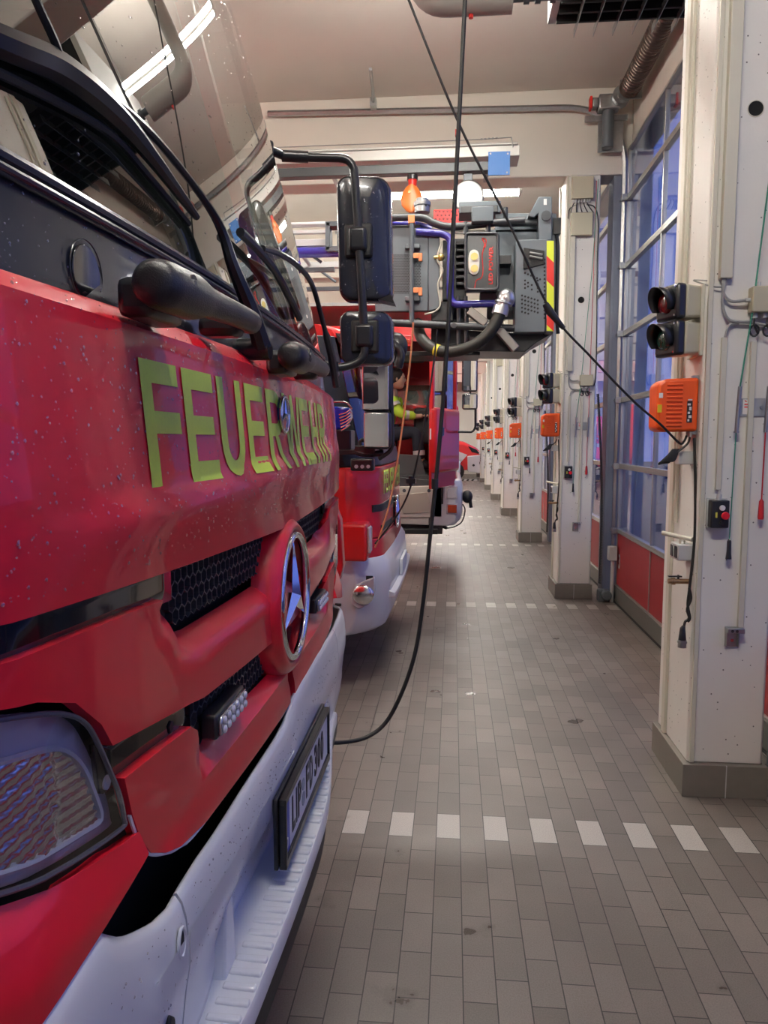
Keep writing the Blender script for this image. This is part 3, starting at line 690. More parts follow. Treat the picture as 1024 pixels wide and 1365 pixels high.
# hood with lettering
hood = panel('front_hood', mirrorY([(.50, 1.482), (.50, 1.815), (.9, 1.818), (1.66, 1.826)][::1])[::-1] if False else [(.50, 1.482), (.80, 1.474), (1.66, 1.455), (2.52, 1.47), (2.82, 1.482), (2.82, 1.815), (2.4, 1.828), (1.66, 1.832), (.9, 1.822), (.50, 1.815)], hoodX, RED, T1, thick=.02, step=.03, bevel=.007)
def letter_strips():
    s = .031; H_ = .169; z0 = 1.588
    def rect(y0, y1, za, zb): return [(y0, za), (y1, za), (y1, zb), (y0, zb)]
    polys = []
    def F(y, w): polys.extend([rect(y, y + s, 0, 1), rect(y + s, y + w, .82, 1), rect(y + s, y + w * .98, .42, .60)])
    def E(y, w): polys.extend([rect(y, y + s, 0, 1), rect(y + s, y + w, .82, 1), rect(y + s, y + w * .93, .42, .59), rect(y + s, y + w, 0, .18)])
    def U(y, w):
        polys.extend([rect(y, y + s, .36, 1), rect(y + w - s, y + w, .36, 1)])
        n = 10; c = y + w / 2; ro = w / 2; ri = ro - s
        for i in range(n):
            a0, a1 = math.pi + math.pi * i / n, math.pi + math.pi * (i + 1) / n
            polys.append([(c + ri * math.cos(a0), .36 + .20 * math.sin(a0)), (c + ro * math.cos(a0), .36 + .36 * math.sin(a0)), (c + ro * math.cos(a1), .36 + .36 * math.sin(a1)), (c + ri * math.cos(a1), .36 + .20 * math.sin(a1))])
    def R(y, w):
        polys.extend([rect(y, y + s, 0, 1), rect(y + s, y + w * .55, .84, 1), rect(y + s, y + w * .55, .42, .58)])
        n = 8; c = y + w * .55; ro = w * .45
        for i in range(n):
            a0, a1 = -math.pi / 2 + math.pi * i / n, -math.pi / 2 + math.pi * (i + 1) / n
            polys.append([(c + (ro - s) * math.cos(a0), .71 + .13 * math.sin(a0)), (c + ro * math.cos(a0), .71 + .29 * math.sin(a0)), (c + ro * math.cos(a1), .71 + .29 * math.sin(a1)), (c + (ro - s) * math.cos(a1), .71 + .13 * math.sin(a1))])
        polys.append([(y + w * .40, .42), (y + w - s, 0), (y + w, 0), (y + w * .40 + s, .42)])
    def Wl(y, w):
        q = w / 4; t = s * .85
        for a, c_, za, zb in ((0, q, 1, 0), (q, 2 * q, 0, 1), (2 * q, 3 * q, 1, 0), (3 * q, 4 * q, 0, 1)):
            polys.append([(y + a - t * .5 + .013, za), (y + a + t * .5 + .013, za), (y + c_ + t * .5 + .013 - .0, zb), (y + c_ - t * .5 + .013, zb)])
    def Hh(y, w): polys.extend([rect(y, y + s, 0, 1), rect(y + w - s, y + w, 0, 1), rect(y + s, y + w - s, .42, .59)])
    F(.935, .115); E(1.068, .122); U(1.212, .124); E(1.362, .122); R(1.51, .132); Wl(1.655, .16); E(1.845, .122); Hh(1.992, .122); R(2.142, .13)
    b = BM()
    for p in polys:
        p = [(a, z0 + H_ * c) for a, c in p]
        # cut in small quads so the film follows the hood
        n, mz = 4, 10
        g = []
        for i in range(mz + 1):
            t = i / mz; row = []
            A = Vector(p[0]) * (1 - t) + Vector(p[3]) * t; B = Vector(p[1]) * (1 - t) + Vector(p[2]) * t
            for k in range(n + 1):
                q = A * (1 - k / n) + B * (k / n); row.append(b.verts.new((hoodX(q[0], q[1]) + .0016, q[0], q[1])))
            g.append(row)
        fs = [b.faces.new((g[i][k], g[i][k + 1], g[i + 1][k + 1], g[i + 1][k])) for i in range(mz) for k in range(n)]
        b.normal_update()
        for f in fs:
            if f.normal.x < 0: f.normal_flip()
    return b
LIMEP = mat('lime_film', (0.62, 0.80, 0.07), 0.4, coat=0.12, noise=0.08, nscale=200)
lt = obj('lettering', letter_strips(), LIMEP, hood, label='lime green letters FEUERWEHR')
# star badge on the hood
def star_bm(b, c, R, dep=.006):
    cx, cy, cz = c
    ctr = b.verts.new((cx + dep * 1.6, cy, cz)); V = []
    for k in range(6):
        a = math.pi / 2 + k * math.pi / 3; r = R if k % 2 == 0 else R * .155
        V.append(b.verts.new((cx + (dep * .2), cy + r * math.cos(a), cz + r * math.sin(a))))
    B = [b.verts.new((cx - dep, v.co.y, v.co.z)) for v in V]
    for k in range(6):
        b.faces.new((ctr, V[k], V[(k + 1) % 6])); b.faces.new((V[k], B[k], B[(k + 1) % 6], V[(k + 1) % 6]))
    bmesh.ops.recalc_face_normals(b, faces=b.faces[:])
def ring_bm(b, c, R, r, n=48, sx=1.0):
    tube(b, [(c[0], c[1] + R * math.cos(a), c[2] + R * math.sin(a)) for a in [2 * math.pi * i / n for i in range(n + 1)]], r, 10, cap=False)
bc = (hoodX(1.643, 1.708) + .006, 1.643, 1.708)
b = BM(); cyl(b, (bc[0] - .01, bc[1], bc[2]), (bc[0] + .002, bc[1], bc[2]), .040, 28); bd = obj('round_badge', b, mat('badge_blue', (.04, .10, .25), .15, .6, coat=1), hood, bevel=.002)
b = BM(); star_bm(b, (bc[0] + .003, bc[1], bc[2]), .034, .003); obj('emblem', b, CHROME, bd, smooth=False)
b = BM(); ring_bm(b, (bc[0] + .002, bc[1], bc[2]), .039, .004, 32); obj('rim', b, CHROME, bd)

# red middle bar, lower panel, corner strip
mid = [(.50, 1.445), (.90, 1.436), (.965, 1.431), (.99, 1.42), (1.012, 1.395), (1.034, 1.372), (1.065, 1.357), (1.11, 1.352), (1.66, 1.348)]
midlo = [(.50, 1.41), (.60, 1.405), (.68, 1.390), (.745, 1.366), (.795, 1.322), (.818, 1.287), (1.047, 1.256), (1.10, 1.247), (1.49, 1.226), (1.66, 1.222)]
poly = midlo + [(2 * YC - a, c) for a, c in midlo[::-1][1:]] + [(2 * YC - a, c) for a, c in mid] + mid[::-1][1:]
def clean(p):
    o = []
    for q in p:
        if not o or (abs(q[0] - o[-1][0]) + abs(q[1] - o[-1][1])) > 1e-4: o.append(q)
    return o
panel('grille_bar', clean(poly), midX, RED, T1, step=.03, bevel=.007)
lo_t = [(.842, 1.235), (.95, 1.229), (1.045, 1.221), (1.07, 1.205), (1.09, 1.172), (1.12, 1.153), (1.16, 1.147), (1.49, 1.140), (1.635, 1.138)]
lo_b = [(1.635, 1.044), (1.50, 1.044), (1.08, 1.052), (.985, 1.066), (.94, 1.082), (.905, 1.102), (.878, 1.135), (.858, 1.18)]
panel('lower_apron', clean(lo_t + lo_b)[::-1], lowX, RED, T1, step=.03, bevel=.006)
panel('lower_apron', [(2 * YC - a + .0, c) for a, c in clean(lo_t + lo_b)], lowX, RED, T1, step=.03, bevel=.006)
b = BM()
ed = [(lowX(y, z) - .004, y, z - .001) for y, z in lo_b]; tube(b, smoothpath(ed, 4), .0028, 6)
tube(b, smoothpath([(lowX(2 * YC - y, z) - .004, 2 * YC - y, z - .001) for y, z in lo_b], 4), .0028, 6)
obj('apron_edge', b, PAPER, T1, label='pale lower edge of the apron')
def stripX(y, z): return Xf(y) + .012 * sstep(1.16, 1.11, z) - .05 * sstep(1.16, 1.23, z)
for s in (0, 1):
    o_ = [(.50, 1.05), (.64, 1.070), (.77, 1.094), (.876, 1.118), (.872, 1.150), (.78, 1.165), (.70, 1.180), (.61, 1.205), (.50, 1.215)]
    if s: o_ = [(2 * YC - a, c) for a, c in o_][::-1]
    panel('corner_panel', o_, stripX, RED, T1, step=.03, bevel=.006)
# dark bands and the box behind
def recess(d): return lambda y, z: Xf(y) - d
for s in (0, 1):
    o_ = [(.50, 1.436), (1.02, 1.42), (1.02, 1.475), (.50, 1.489)]
    p_ = [(.82, 1.225), (1.08, 1.205), (1.08, 1.26), (.81, 1.29)]
    if s: o_ = [(2 * YC - a, c) for a, c in o_][::-1]; p_ = [(2 * YC - a, c) for a, c in p_][::-1]
    panel('upper_band', o_, recess(.014), BLKGLOSS, T1, thick=.01, bevel=0)
    panel('lower_band', p_, recess(.016), BLKGLOSS, T1, thick=.01, bevel=0)
b = BM(); yy = .87; prism(b, [(1.0, 1.238), (1.008, 1.244), (1.016, 1.240), (1.014, 1.228), (1.004, 1.226)], 0, Xf(1.0) - .02, Xf(1.0) - .0135)
obj('sensor_hole', b, RUBBER, T1)
b = BM(); rings = []
for i in range(23):
    y = .56 + i * .1; y = min(y, 2.76); x = Xf(y) - .075
    rings.append([(x, y, .72), (x, y, 1.88), (x - .5, y, 1.88), (x - .5, y, .72)])
loft(b, rings); obj('front_carrier', b, RUBBER, T1)
# honeycomb grilles
def in_up(y, z):
    ym = y if y < YC else 2 * YC - y
    if ym > 1.548 or z > 1.462 or z < 1.366: return False
    return ym > 1.015 + max(0, (1.43 - z)) * .75
def in_lo(y, z):
    ym = y if y < YC else 2 * YC - y
    if ym > 1.548 or z < 1.152: return False
    if z > 1.262 - (ym - 1.05) * .055: return False
    return ym > 1.075 + max(0, 1.20 - z) * .7
gm = hexmesh('honeycomb_grille', in_up, lambda y, z: Xf(y) - .028, MESHB, T1)
gm2 = hexmesh('honeycomb_grille', in_lo, lambda y, z: Xf(y) - .028, MESHB, T1)
# star housing, ring and star
SX = Xf(YC)
sc_ = (SX, 1.662, 1.292)
def disc_rings(b, prof, c, n=64, ey=1.0):
    R = []
    for x, r in prof: R.append([(c[0] + x, c[1] + r * ey * math.cos(2 * math.pi * i / n), c[2] + r * math.sin(2 * math.pi * i / n)) for i in range(n)])
    loft(b, R)
b = BM(); disc_rings(b, [(-.04, .192), (-.012, .186), (.006, .176), (.016, .165), (.018, .158), (.012, .151), (-.02, .148), (-.02, .02)], sc_); boss = obj('emblem_surround', b, RED, T1, angle=60)
b = BM(); disc_rings(b, [(-.018, .147), (-.016, .01)], sc_); obj('emblem_back', b, BLKGLOSS, boss)
b = BM(); ring_bm(b, (sc_[0] + .012, sc_[1], sc_[2]), .141, .0095, 72); em = obj('emblem_ring', b, CHROME, T1)
b = BM(); star_bm(b, (sc_[0] + .008, sc_[1], sc_[2]), .137, .012); obj('star_emblem', b, CHROME, em, smooth=False)
# LED flasher bars in the lower grille
for s in (0, 1):
    yc = 1.215 if not s else 2 * YC - 1.215; x0 = Xf(yc)
    b = BM(); rbox(b, (x0 - .012, yc, 1.182), (.03, .16, .042), Matrix.Rotation(0, 3, 'X')); fl = obj('flasher_body', b, SATIN, T1, bevel=.005)
    b = BM()
    prism(b, [(yc - .073, 1.166), (yc + .073, 1.166), (yc + .073, 1.198), (yc - .065, 1.198), (yc - .073, 1.190)], 0, x0 + .002, x0 + .009)
    obj('lens', b, mat('led_lens_grey', (.5, .5, .52), .15, .7), fl, bevel=.003)
    b = BM()
    for i in range(6):
        for j in range(2): ball(b, (x0 + .010, yc - .06 + i * .024, 1.174 + j * .016), .0072, (.6, 1, 1), 10, 6)
    obj('led', b, LEDL, fl)
# headlights
def headX(y, z): return Xf(y) - .004 - .05 * sstep(.70, .5, y)
HL = [(.50, 1.21), (.61, 1.216), (.69, 1.198), (.76, 1.182), (.846, 1.168), (.852, 1.178), (.842, 1.215), (.822, 1.255), (.80, 1.296), (.778, 1.328), (.745, 1.352), (.69, 1.373), (.62, 1.388), (.50, 1.393)]
HI = [(.50, 1.225), (.62, 1.230), (.70, 1.211), (.78, 1.196), (.822, 1.192), (.81, 1.232), (.79, 1.272), (.765, 1.300), (.735, 1.318), (.68, 1.332), (.62, 1.340), (.50, 1.345)]
def sm2(p, n=4):
    p = p[1:] + p[:1] if False else p
    a = smoothpath([(q[0], q[1], 0) for q in p], n); return [(v.x, v.y) for v in a]
HL = sm2(HL); HI = sm2(HI)
for s in (0, 1):
    f = (lambda p: p) if not s else (lambda p: [(2 * YC - a, c) for a, c in p][::-1])
    ob = thing_part = bpy.data.objects.new('headlight', None)
    hous = panel('headlight_rim', f([(a, c) for a, c in HL]), lambda y, z: headX(y, z) - .022 - .02 * sstep(.02, .0, 1), BEZEL, T1, thick=.01, bevel=0)
    def refX(y, z):
        ym = y if y < YC else 2 * YC - y
        rip = .0024 * abs(math.sin((z - 1.2) * 260 + (ym - .6) * 30)) + .0008 * math.sin(ym * 500)
        if ym < .735:
            rip = .003 * abs(math.sin((z - 1.2) * 190 - (ym - .6) * 60)) + .003 * abs(math.sin(ym * 190 + z * 40))
        bowl = .0 if ym > .735 else .018 * sstep(.735, .66, ym)
        return headX(y, z) - .020 - bowl * .1 + rip
    rf = panel('reflector', f(HI), refX, REFLECTOR, hous, thick=.002, step=.006, bevel=0)
    b = BM(); ol = f(HI); x = lambda p: headX(p[0], p[1]) - .018
    tube(b, [(x(p), p[0], p[1]) for p in ol + [ol[0]]], .004, 6); obj('inner_rim', b, BEZEL, hous)
    b = BM(); pz = (.77 if not s else 2 * YC - .77, 1.255)
    lens = panel('cover_lens', f([(a, c) for a, c in HL]), headX, GLASS_L, hous, thick=.0, bevel=0, step=.02)
    b = BM(); ol = f(HL); tube(b, [(headX(p[0], p[1]) - .004, p[0], p[1]) for p in ol + [ol[0]]], .0032, 6); obj('lens_seal', b, mat('seal_grey', (.12, .12, .14), .3), hous)
    b = BM(); ys_ = .828 if not s else 2 * YC - .828
    cyl(b, (headX(ys_, 1.235) - .021, ys_, 1.236), (headX(ys_, 1.235) - .010, ys_, 1.236), .009, 14); obj('adjuster', b, LGREY, hous)

# bumper
def zt(y):
    T = [(.45, 1.048), (.50, 1.052), (.64, 1.074), (.735, 1.092), (.762, 1.092), (.785, 1.070), (.81, 1.050), (.838, 1.036), (.895, 1.011), (.94, 1.002), (.975, 1.008), (1.05, 1.013), (1.11, 1.012), (1.30, 1.019), (1.50, 1.019), (1.58, 1.024), (1.65, 1.050), (1.75, 1.056), (2.0, 1.055), (2.4, 1.03), (2.9, 1.03)]
    for (a, p), (c, q) in zip(T, T[1:]):
        if a <= y <= c: return p + (q - p) * (y - a) / (c - a)
    return T[0][1] if y < .45 else T[-1][1]
def bump_rings(y0, y1, st=.02):
    R = []; y = y0
    while True:
        xb = Xf(y) + .022; t = zt(y); k = sstep(.9, 1.15, y) * sstep(2.45, 2.25, y)
        cut = .0 if y > .9 else 0
        rec = .035 * sstep(1.0, 1.3, y) * sstep(2.35, 2.05, y)
        R.append([(xb - .027, y, t - .10), (xb - .026, y, t - .012), (xb - .022, y, t - .002), (xb - .017, y, t - .001), (xb - .009, y, t - .013), (xb - .003, y, t - .036), (xb, y, t - .075),
                  (xb + .002, y, .95), (xb + .001, y, .90 - .0 * k), (xb - .006 - rec * .4, y, .86), (xb - .012 - rec, y, .81), (xb - .014 - rec, y, .77), (xb - .02 - rec, y, .725), (xb - .09, y, .70)])
        if y >= y1 - 1e-6: break
        y = min(y + st, y1)
    return R
b = BM(); loft(b, bump_rings(.50, .962)); o = obj('bumper_corner', b, WHITE, T1, angle=70)
b = BM(); loft(b, bump_rings(.967, 2.353)); bumper = obj('bumper', b, WHITE, T1, angle=70)
b = BM(); loft(b, bump_rings(2.358, 2.82)); obj('bumper_corner', b, WHITE, T1, angle=70)
b = BM()
for i in range(1): 
    pts = [(Xf(.939) + .022 + .0012, .939 + .009 * math.cos(a), .952 + .017 * math.sin(a)) for a in [2 * math.pi * k / 20 for k in range(20)]]
    loft(b, [[(p[0] - .006, p[1], p[2]) for p in pts], pts])
obj('towing_hole', b, RUBBER, bumper)
b = BM(); pts = [(Xf(.939) + .0232, .939 + .012 * math.cos(a), .952 + .021 * math.sin(a)) for a in [2 * math.pi * k / 24 for k in range(25)]]
tube(b, pts, .0028, 6, cap=False); obj('hole_rim', b, WHITE, bumper)
b = BM(); prism(b, [(.885, .77), (.915, .77), (.915, .86), (.90, .875), (.885, .85)], 0, Xf(.9) + .01, Xf(.9) + .0235); obj('lower_slot', b, RUBBER, bumper, bevel=.003)
# ribbed step below the bumper
b = BM(); R = []
def stepX(y): return Xf(y) + .074 - .03 * (1 - sstep(.85, 1.1, y)) - .058 * sstep(1.66, 2.35, y)
y = .90
while y <= 2.42:
    xo = stepX(y); xi = Xf(y) - .06
    R.append([(xi, y, .75), (xo - .004, y, .742), (xo, y, .735), (xo - .002, y, .700), (xo - .02, y, .69), (xi, y, .69)]); y += .04
loft(b, R); stp = obj('front_step', b, WHITE, T1, angle=50)
b = BM(); y = .95; n = 0
while y < 2.2:
    if not 1.60 < y < 1.66: box(b, stepX(y) - .062, stepX(y) - .006, y - .007, y + .007, .738, .749)
    y += .034
obj('tread_ribs', b, WHITE, stp, bevel=.003)
for yy in (1.16, 2.15): b = BM(); prism(b, [(yy - .03, .74), (yy + .035, .74), (yy + .02, .87), (yy - .02, .87)], 0, Xf(yy) - .03, Xf(yy) + .012); obj('step_strut', b, WHITE, stp, bevel=.006)
b = BM(); R = []
y = .80
while y <= 2.5:
    xo = stepX(y); R.append([(xo - .03, y, .695), (xo - .010, y, .69), (xo - .014, y, .62), (xo - .035, y, .60)]); y += .05
loft(b, R); obj('rubber_flap', b, RUBBER, T1)
# number plate
px_ = Xf(1.65) + .022
b = BM(); box(b, px_ + .001, px_ + .010, 1.385, 1.935, .786, .936); box(b, px_ + .010, px_ + .026, 1.395, 1.925, .782, .79 + .012)
box(b, px_ + .010, px_ + .026, 1.395, 1.925, .918, .93); box(b, px_ + .010, px_ + .026, 1.395, 1.405, .79, .93); box(b, px_ + .010, px_ + .026, 1.915, 1.925, .79, .93)
ph_ = obj('plate_holder', b, DEEPBLK, T1, bevel=.0025)
b = BM(); box(b, px_ + .012, px_ + .020, 1.404, 1.916, .80, .92); pl = obj('number_plate', b, PAPER, ph_, smooth=False)
xx = px_ + .0205
b = BM(); box(b, xx - .001, xx, 1.405, 1.448, .802, .918); obj('blue_band', b, mat('plate_blue', (.02, .05, .45), .4), ph_, smooth=False)
b = text_bm('D', .016, .024, (xx, 1.418, .812), (0, 1, 0), (0, 0, 1), .0006, .02); obj('country_letter', b, PAPER, ph_, smooth=False)
INK = mat('plate_ink', (.01, .01, .012), .4)
for s_, y_, w_ in (('L', 1.462, .032), ('I', 1.503, .009), ('P', 1.522, .036), ('F', 1.612, .034), ('D', 1.655, .038), ('3', 1.716, .036), ('0', 1.76, .036), ('0', 1.804, .036)):
    b = text_bm(s_, w_, .078, (xx, y_ + .01, .821), (0, 1, 0), (0, 0, 1), .0008, .035); obj('plate_character', b, INK, ph_, smooth=False)
b = BM(); cyl(b, (xx, 1.59, .872), (xx + .001, 1.59, .872), .014, 18); cyl(b, (xx, 1.59, .838), (xx + .001, 1.59, .838), .016, 18); obj('registration_seal', b, mat('seal_green_grey', (.3, .33, .38), .4), ph_)
b = BM(); prism(b, [(2.06, .80), (2.09, .80), (2.09, .835), (2.075, .84)], 0, Xf(2.07) + .0185, Xf(2.07) + .0235); obj('small_sticker', b, mat('sticker_yellow', (.7, .6, .1), .5), bumper)

# cowl between hood and windscreen
def cowlX(y, z): return Xf(y) - .045 - .10 * (z - 1.80)
panel('cowl', [(.50, 1.79), (2.81, 1.80), (2.81, 1.955), (.50, 1.945)], cowlX, mat('cowl_black', (.016, .018, .024), .3, coat=.3), T1, step=.05, bevel=0)
b = BM()
tube(b, [(Xw(y, 1.935) + .006, y, 1.938) for y in [.5 + .05 * i for i in range(46)]], .0075, 8)
tube(b, [(Xw(y, 1.935) + .010, y, 1.924) for y in [.5 + .05 * i for i in range(46)]], .0045, 8); obj('windscreen_seal', b, mat('seal_satin', (.10, .10, .11), .22), T1)
b = BM(); cx = cowlX(.885, 1.852); cyl(b, (cx, .885, 1.852), (cx + .0025, .885, 1.852), .034, 36); obj('service_cap', b, BLKGLOSS, T1, bevel=.002)
b = BM(); tube(b, [(cx + .002, .885 + .040 * math.cos(a), 1.852 + .040 * math.sin(a)) for a in [2 * math.pi * i / 36 for i in range(37)]], .001, 6, cap=False); obj('cap_gap', b, SATIN, T1)
# grab handles
def handle(y0, y1, z, zz1):
    xa = Xf(y0)
    b = BM()
    R = []
    prof = [(y0 - .004, .012, .0), (y0 - .001, .022, .0), (y0 + .006, .028, .0), (y0 + .03, .031, .0), (y0 + .11, .031, .0), (y0 + .135, .026, .002), (y0 + .16, .0215, .004), (y0 + .25, .019, .006), (y1 - .05, .0185, .004), (y1 - .015, .019, .0), (y1, .016, -.012), (y1 + .004, .010, -.02)]
    for y, r, o in prof:
        cz = z + (zz1 - z) * (y - y0) / (y1 - y0); cx = Xf(y) + .040 + o; 
        R.append([(cx + r * 1.0 * math.cos(a), y, cz + r * math.sin(a)) for a in [2 * math.pi * k / 18 for k in range(18)]])
    loft(b, R)
    h = obj('grab_handle', b, mat('handle_black', (.022, .022, .024), .33, bump=.2, bscale=500), T1, angle=60)
    b = BM(); rbox(b, (Xf(y0) + .004, y0 + .085, z - .010), (.05, .11, .05), Matrix.Identity(3)); obj('mount', b, SATIN, h, bevel=.012); b = BM(); rbox(b, (Xf(y1) - .005, y1 - .035, zz1 - .01), (.07, .05, .034), Matrix.Identity(3)); obj('mount', b, SATIN, h, bevel=.012)
    b = BM(); cyl(b, (Xf(y0) + .064, y0 + .06, z + .006), (Xf(y0) + .0715, y0 + .06, z + .006), .014, 20); obj('bolt_recess', b, RUBBER, h)
    b = BM(); cyl(b, (Xf(y0) + .065, y0 + .06, z + .006), (Xf(y0) + .0735, y0 + .06, z + .006), .007, 6); obj('bolt', b, SATIN, h)
handle(.87, 1.26, 1.838, 1.848); handle(1.52, 1.93, 1.825, 1.832)
# windscreen
b = BM(); R = []
ys = [.54 + (2.755 - .54) * i / 60 for i in range(61)]
for j in range(31):
    z = 1.93 + (3.28 - 1.93) * j / 30; R.append([(Xw(y, z), y, z) for y in ys])
loft(b, R, close=False); b.normal_update()
for f in b.faces:
    if f.normal.x < 0: f.normal_flip()
ws = obj('windscreen', b, GLASS_W, T1, angle=80)
# cab body behind
b = BM(); R = []
for z, dx in ((.75, .0), (1.8, 0), (1.95, 0), (3.28, 0)):
    xa = -.62 if z < 1.96 else -.62 - .2 * (z - 1.93) - .045 * (z - 1.93) ** 2
    R.append([(xa, 2.815, z), (xa - .06, 2.82, z), (-2.3, 2.82, z), (-2.3, 2.78, z), (xa, 2.77, z)])
loft(b, R); obj('cab_side', b, RED2, T1)
b = BM(); R = []
for z in (.75, 1.95, 3.28):
    xa = -.62 if z < 1.96 else -.62 - .2 * (z - 1.93) - .045 * (z - 1.93) ** 2
    R.append([(xa, .50, z), (-2.3, .50, z), (-2.3, .54, z), (xa, .55, z)])
loft(b, R); obj('cab_side', b, RED2, T1)
b = BM(); R = []
for y in [.5 + .1 * i for i in range(24)]:
    y = min(y, 2.82); x = Xw(y, 3.28)
    R.append([(x + .004, y, 3.27), (x - .02, y, 3.30), (x - .10, y, 3.36), (-2.3, y, 3.38), (-2.3, y, 3.27)])
loft(b, R); obj('cab_roof', b, RED2, T1)
b = BM(); box(b, -2.34, -2.28, .52, 2.80, .8, 3.3); obj('cab_rear_wall', b, DASH, T1)
b = BM()
for ya, yb in ((2.735, 2.76), (.56, .58)): prism(b, [(-2.28, .8), (-.64, .8), (-.66, 1.95), (-1.02, 3.24), (-2.28, 3.24)], 1, ya, yb)
box(b, -2.28, -1.0, .58, 2.74, 3.22, 3.26); obj('cab_lining', b, mat('cab_lining', (.10, .10, .095), .8), T1)
b = BM(); box(b, -8.4, -2.36, .50, 2.82, 1.0, 3.35); obj('body_box', b, RED2, T1, bevel=.05)
b = BM(); box(b, -8.38, -2.0, .52, 2.80, 3.35, 3.40); obj('bounce_sheet', b, LGREY, T1, bevel=.01)  # grey sheet added over the red body to neutralise its bounce on the ceiling
b = BM(); box(b, -8.2, -.70, .9, 2.4, .72, .98); obj('chassis', b, RUBBER, T1)
b = BM(); R = []
for y in [.58 + .1 * i for i in range(22)]:
    y = min(y, 2.74); x = Xw(y, 1.95) - .06
    R.append([(x, y, 1.90), (x - .05, y, 1.955), (x - .35, y, 1.99), (x - .55, y, 1.90), (x - .5, y, 1.5)])
loft(b, R); obj('dashboard', b, DASH, T1)
for yy in (1.02, 2.25):
    b = BM(); box(b, -1.75, -1.35, yy - .24, yy + .24, 1.55, 1.70); box(b, -1.85, -1.70, yy - .24, yy + .24, 1.65, 2.35); box(b, -1.83, -1.73, yy - .13, yy + .13, 2.40, 2.62); obj('seat', b, SEATM, T1, bevel=.05)
b = BM(); tube(b, [(-1.15 + .08 * math.cos(a), 2.25 + .21 * math.sin(a), 2.08 + .17 * math.cos(a)) for a in [2 * math.pi * i / 28 for i in range(29)]], .016, 8, cap=False)
tube(b, [(-1.15, 2.25, 2.08), (-.95, 2.25, 1.90)], .03, 8); box(b, -1.16, -1.13, 2.05, 2.45, 2.06, 2.10); obj('steering_wheel', b, SATIN, T1)
for yy in (.66, 2.66):
    for xw in (-1.9, -6.2):
        b = BM(); s_ = -.12 if yy < 1 else -.15; a0 = yy - .15; a1 = yy + .15
        tube(b, [(xw, a0, .52), (xw, a0 + .02, .52), (xw, a1 - .02, .52), (xw, a1, .52)], [.44, .52, .52, .44], 36)
        wh = obj('wheel', b, RUBBER, T1, angle=30)
        b = BM(); yo = a0 if yy < 1 else a1; cyl(b, (xw, a0 - .01, .52), (xw, a1 + .01, .52), .29, 28); cyl(b, (xw, a0 - .04, .52), (xw, a1 + .04, .52), .12, 18); obj('rim', b, LGREY, wh)
# wipers, lying on the glass
def onglass(y, z, o=.022): return (Xw(y, z) + o, y, z)
b = BM(); P = smoothpath([onglass(.60, 2.03, .02), onglass(.752, 2.055, .02), onglass(.872, 2.085, .02), onglass(.996, 2.09, .02), onglass(1.097, 2.073, .02), onglass(1.265, 2.028, .018)])
tube(b, P, [.006 + .013 * math.sin(math.pi * min(1, i / (len(P) - 1) * .85 + .15)) for i in range(len(P))], 8)
wb = obj('wiper_blade', b, SATIN, T1)
b = BM(); P = smoothpath([onglass(.66, 2.005, .008), onglass(.80, 2.035, .008), onglass(.996, 2.062, .008), onglass(1.10, 2.045, .008), onglass(1.245, 2.012, .008)]); tube(b, P, .0055, 6); obj('wiper_rubber', b, RUBBER, wb)
b = BM(); P = smoothpath([(Xf(1.46) + .0, 1.455, 1.835), onglass(1.415, 1.90, .038), onglass(1.37, 1.97, .034), onglass(1.34, 2.04, .032), onglass(1.215, 2.082, .03), onglass(1.075, 2.10, .03), onglass(.93, 2.095, .03), onglass(.88, 2.09, .028)])
tube(b, P, [max(.0065, .020 - .00065 * i) for i in range(len(P))], 8); wa = obj('wiper_arm', b, SATIN, T1)
b = BM(); cyl(b, (Xf(1.46) - .05, 1.462, 1.83), (Xf(1.46) + .014, 1.462, 1.83), .022, 14); obj('pivot', b, SATIN, wa)
b = BM(); P = smoothpath([onglass(.80, 2.20, .04), onglass(.812, 2.14, .04), onglass(.85, 2.10, .035), onglass(.873, 2.092, .025)]); tube(b, P, .005, 6); obj('washer_hose', b, RUBBER, wa)
b = BM(); P = smoothpath([onglass(1.53, 2.075), onglass(1.65, 2.075), onglass(1.80, 2.065), onglass(1.93, 2.03), onglass(2.05, 1.985)]); tube(b, P, .010, 8)
obj('wiper_blade', b, SATIN, T1)
b = BM(); P = smoothpath([(Xf(2.52) + .01, 2.50, 1.83), onglass(2.46, 1.93, .05), onglass(2.40, 2.04, .05), onglass(2.30, 2.13, .05), onglass(2.05, 2.13, .045), onglass(1.80, 2.10, .04), onglass(1.68, 2.08, .03)])
tube(b, P, [.013 if i < 10 else .008 for i in range(len(P))], 8); obj('wiper_arm', b, SATIN, T1)
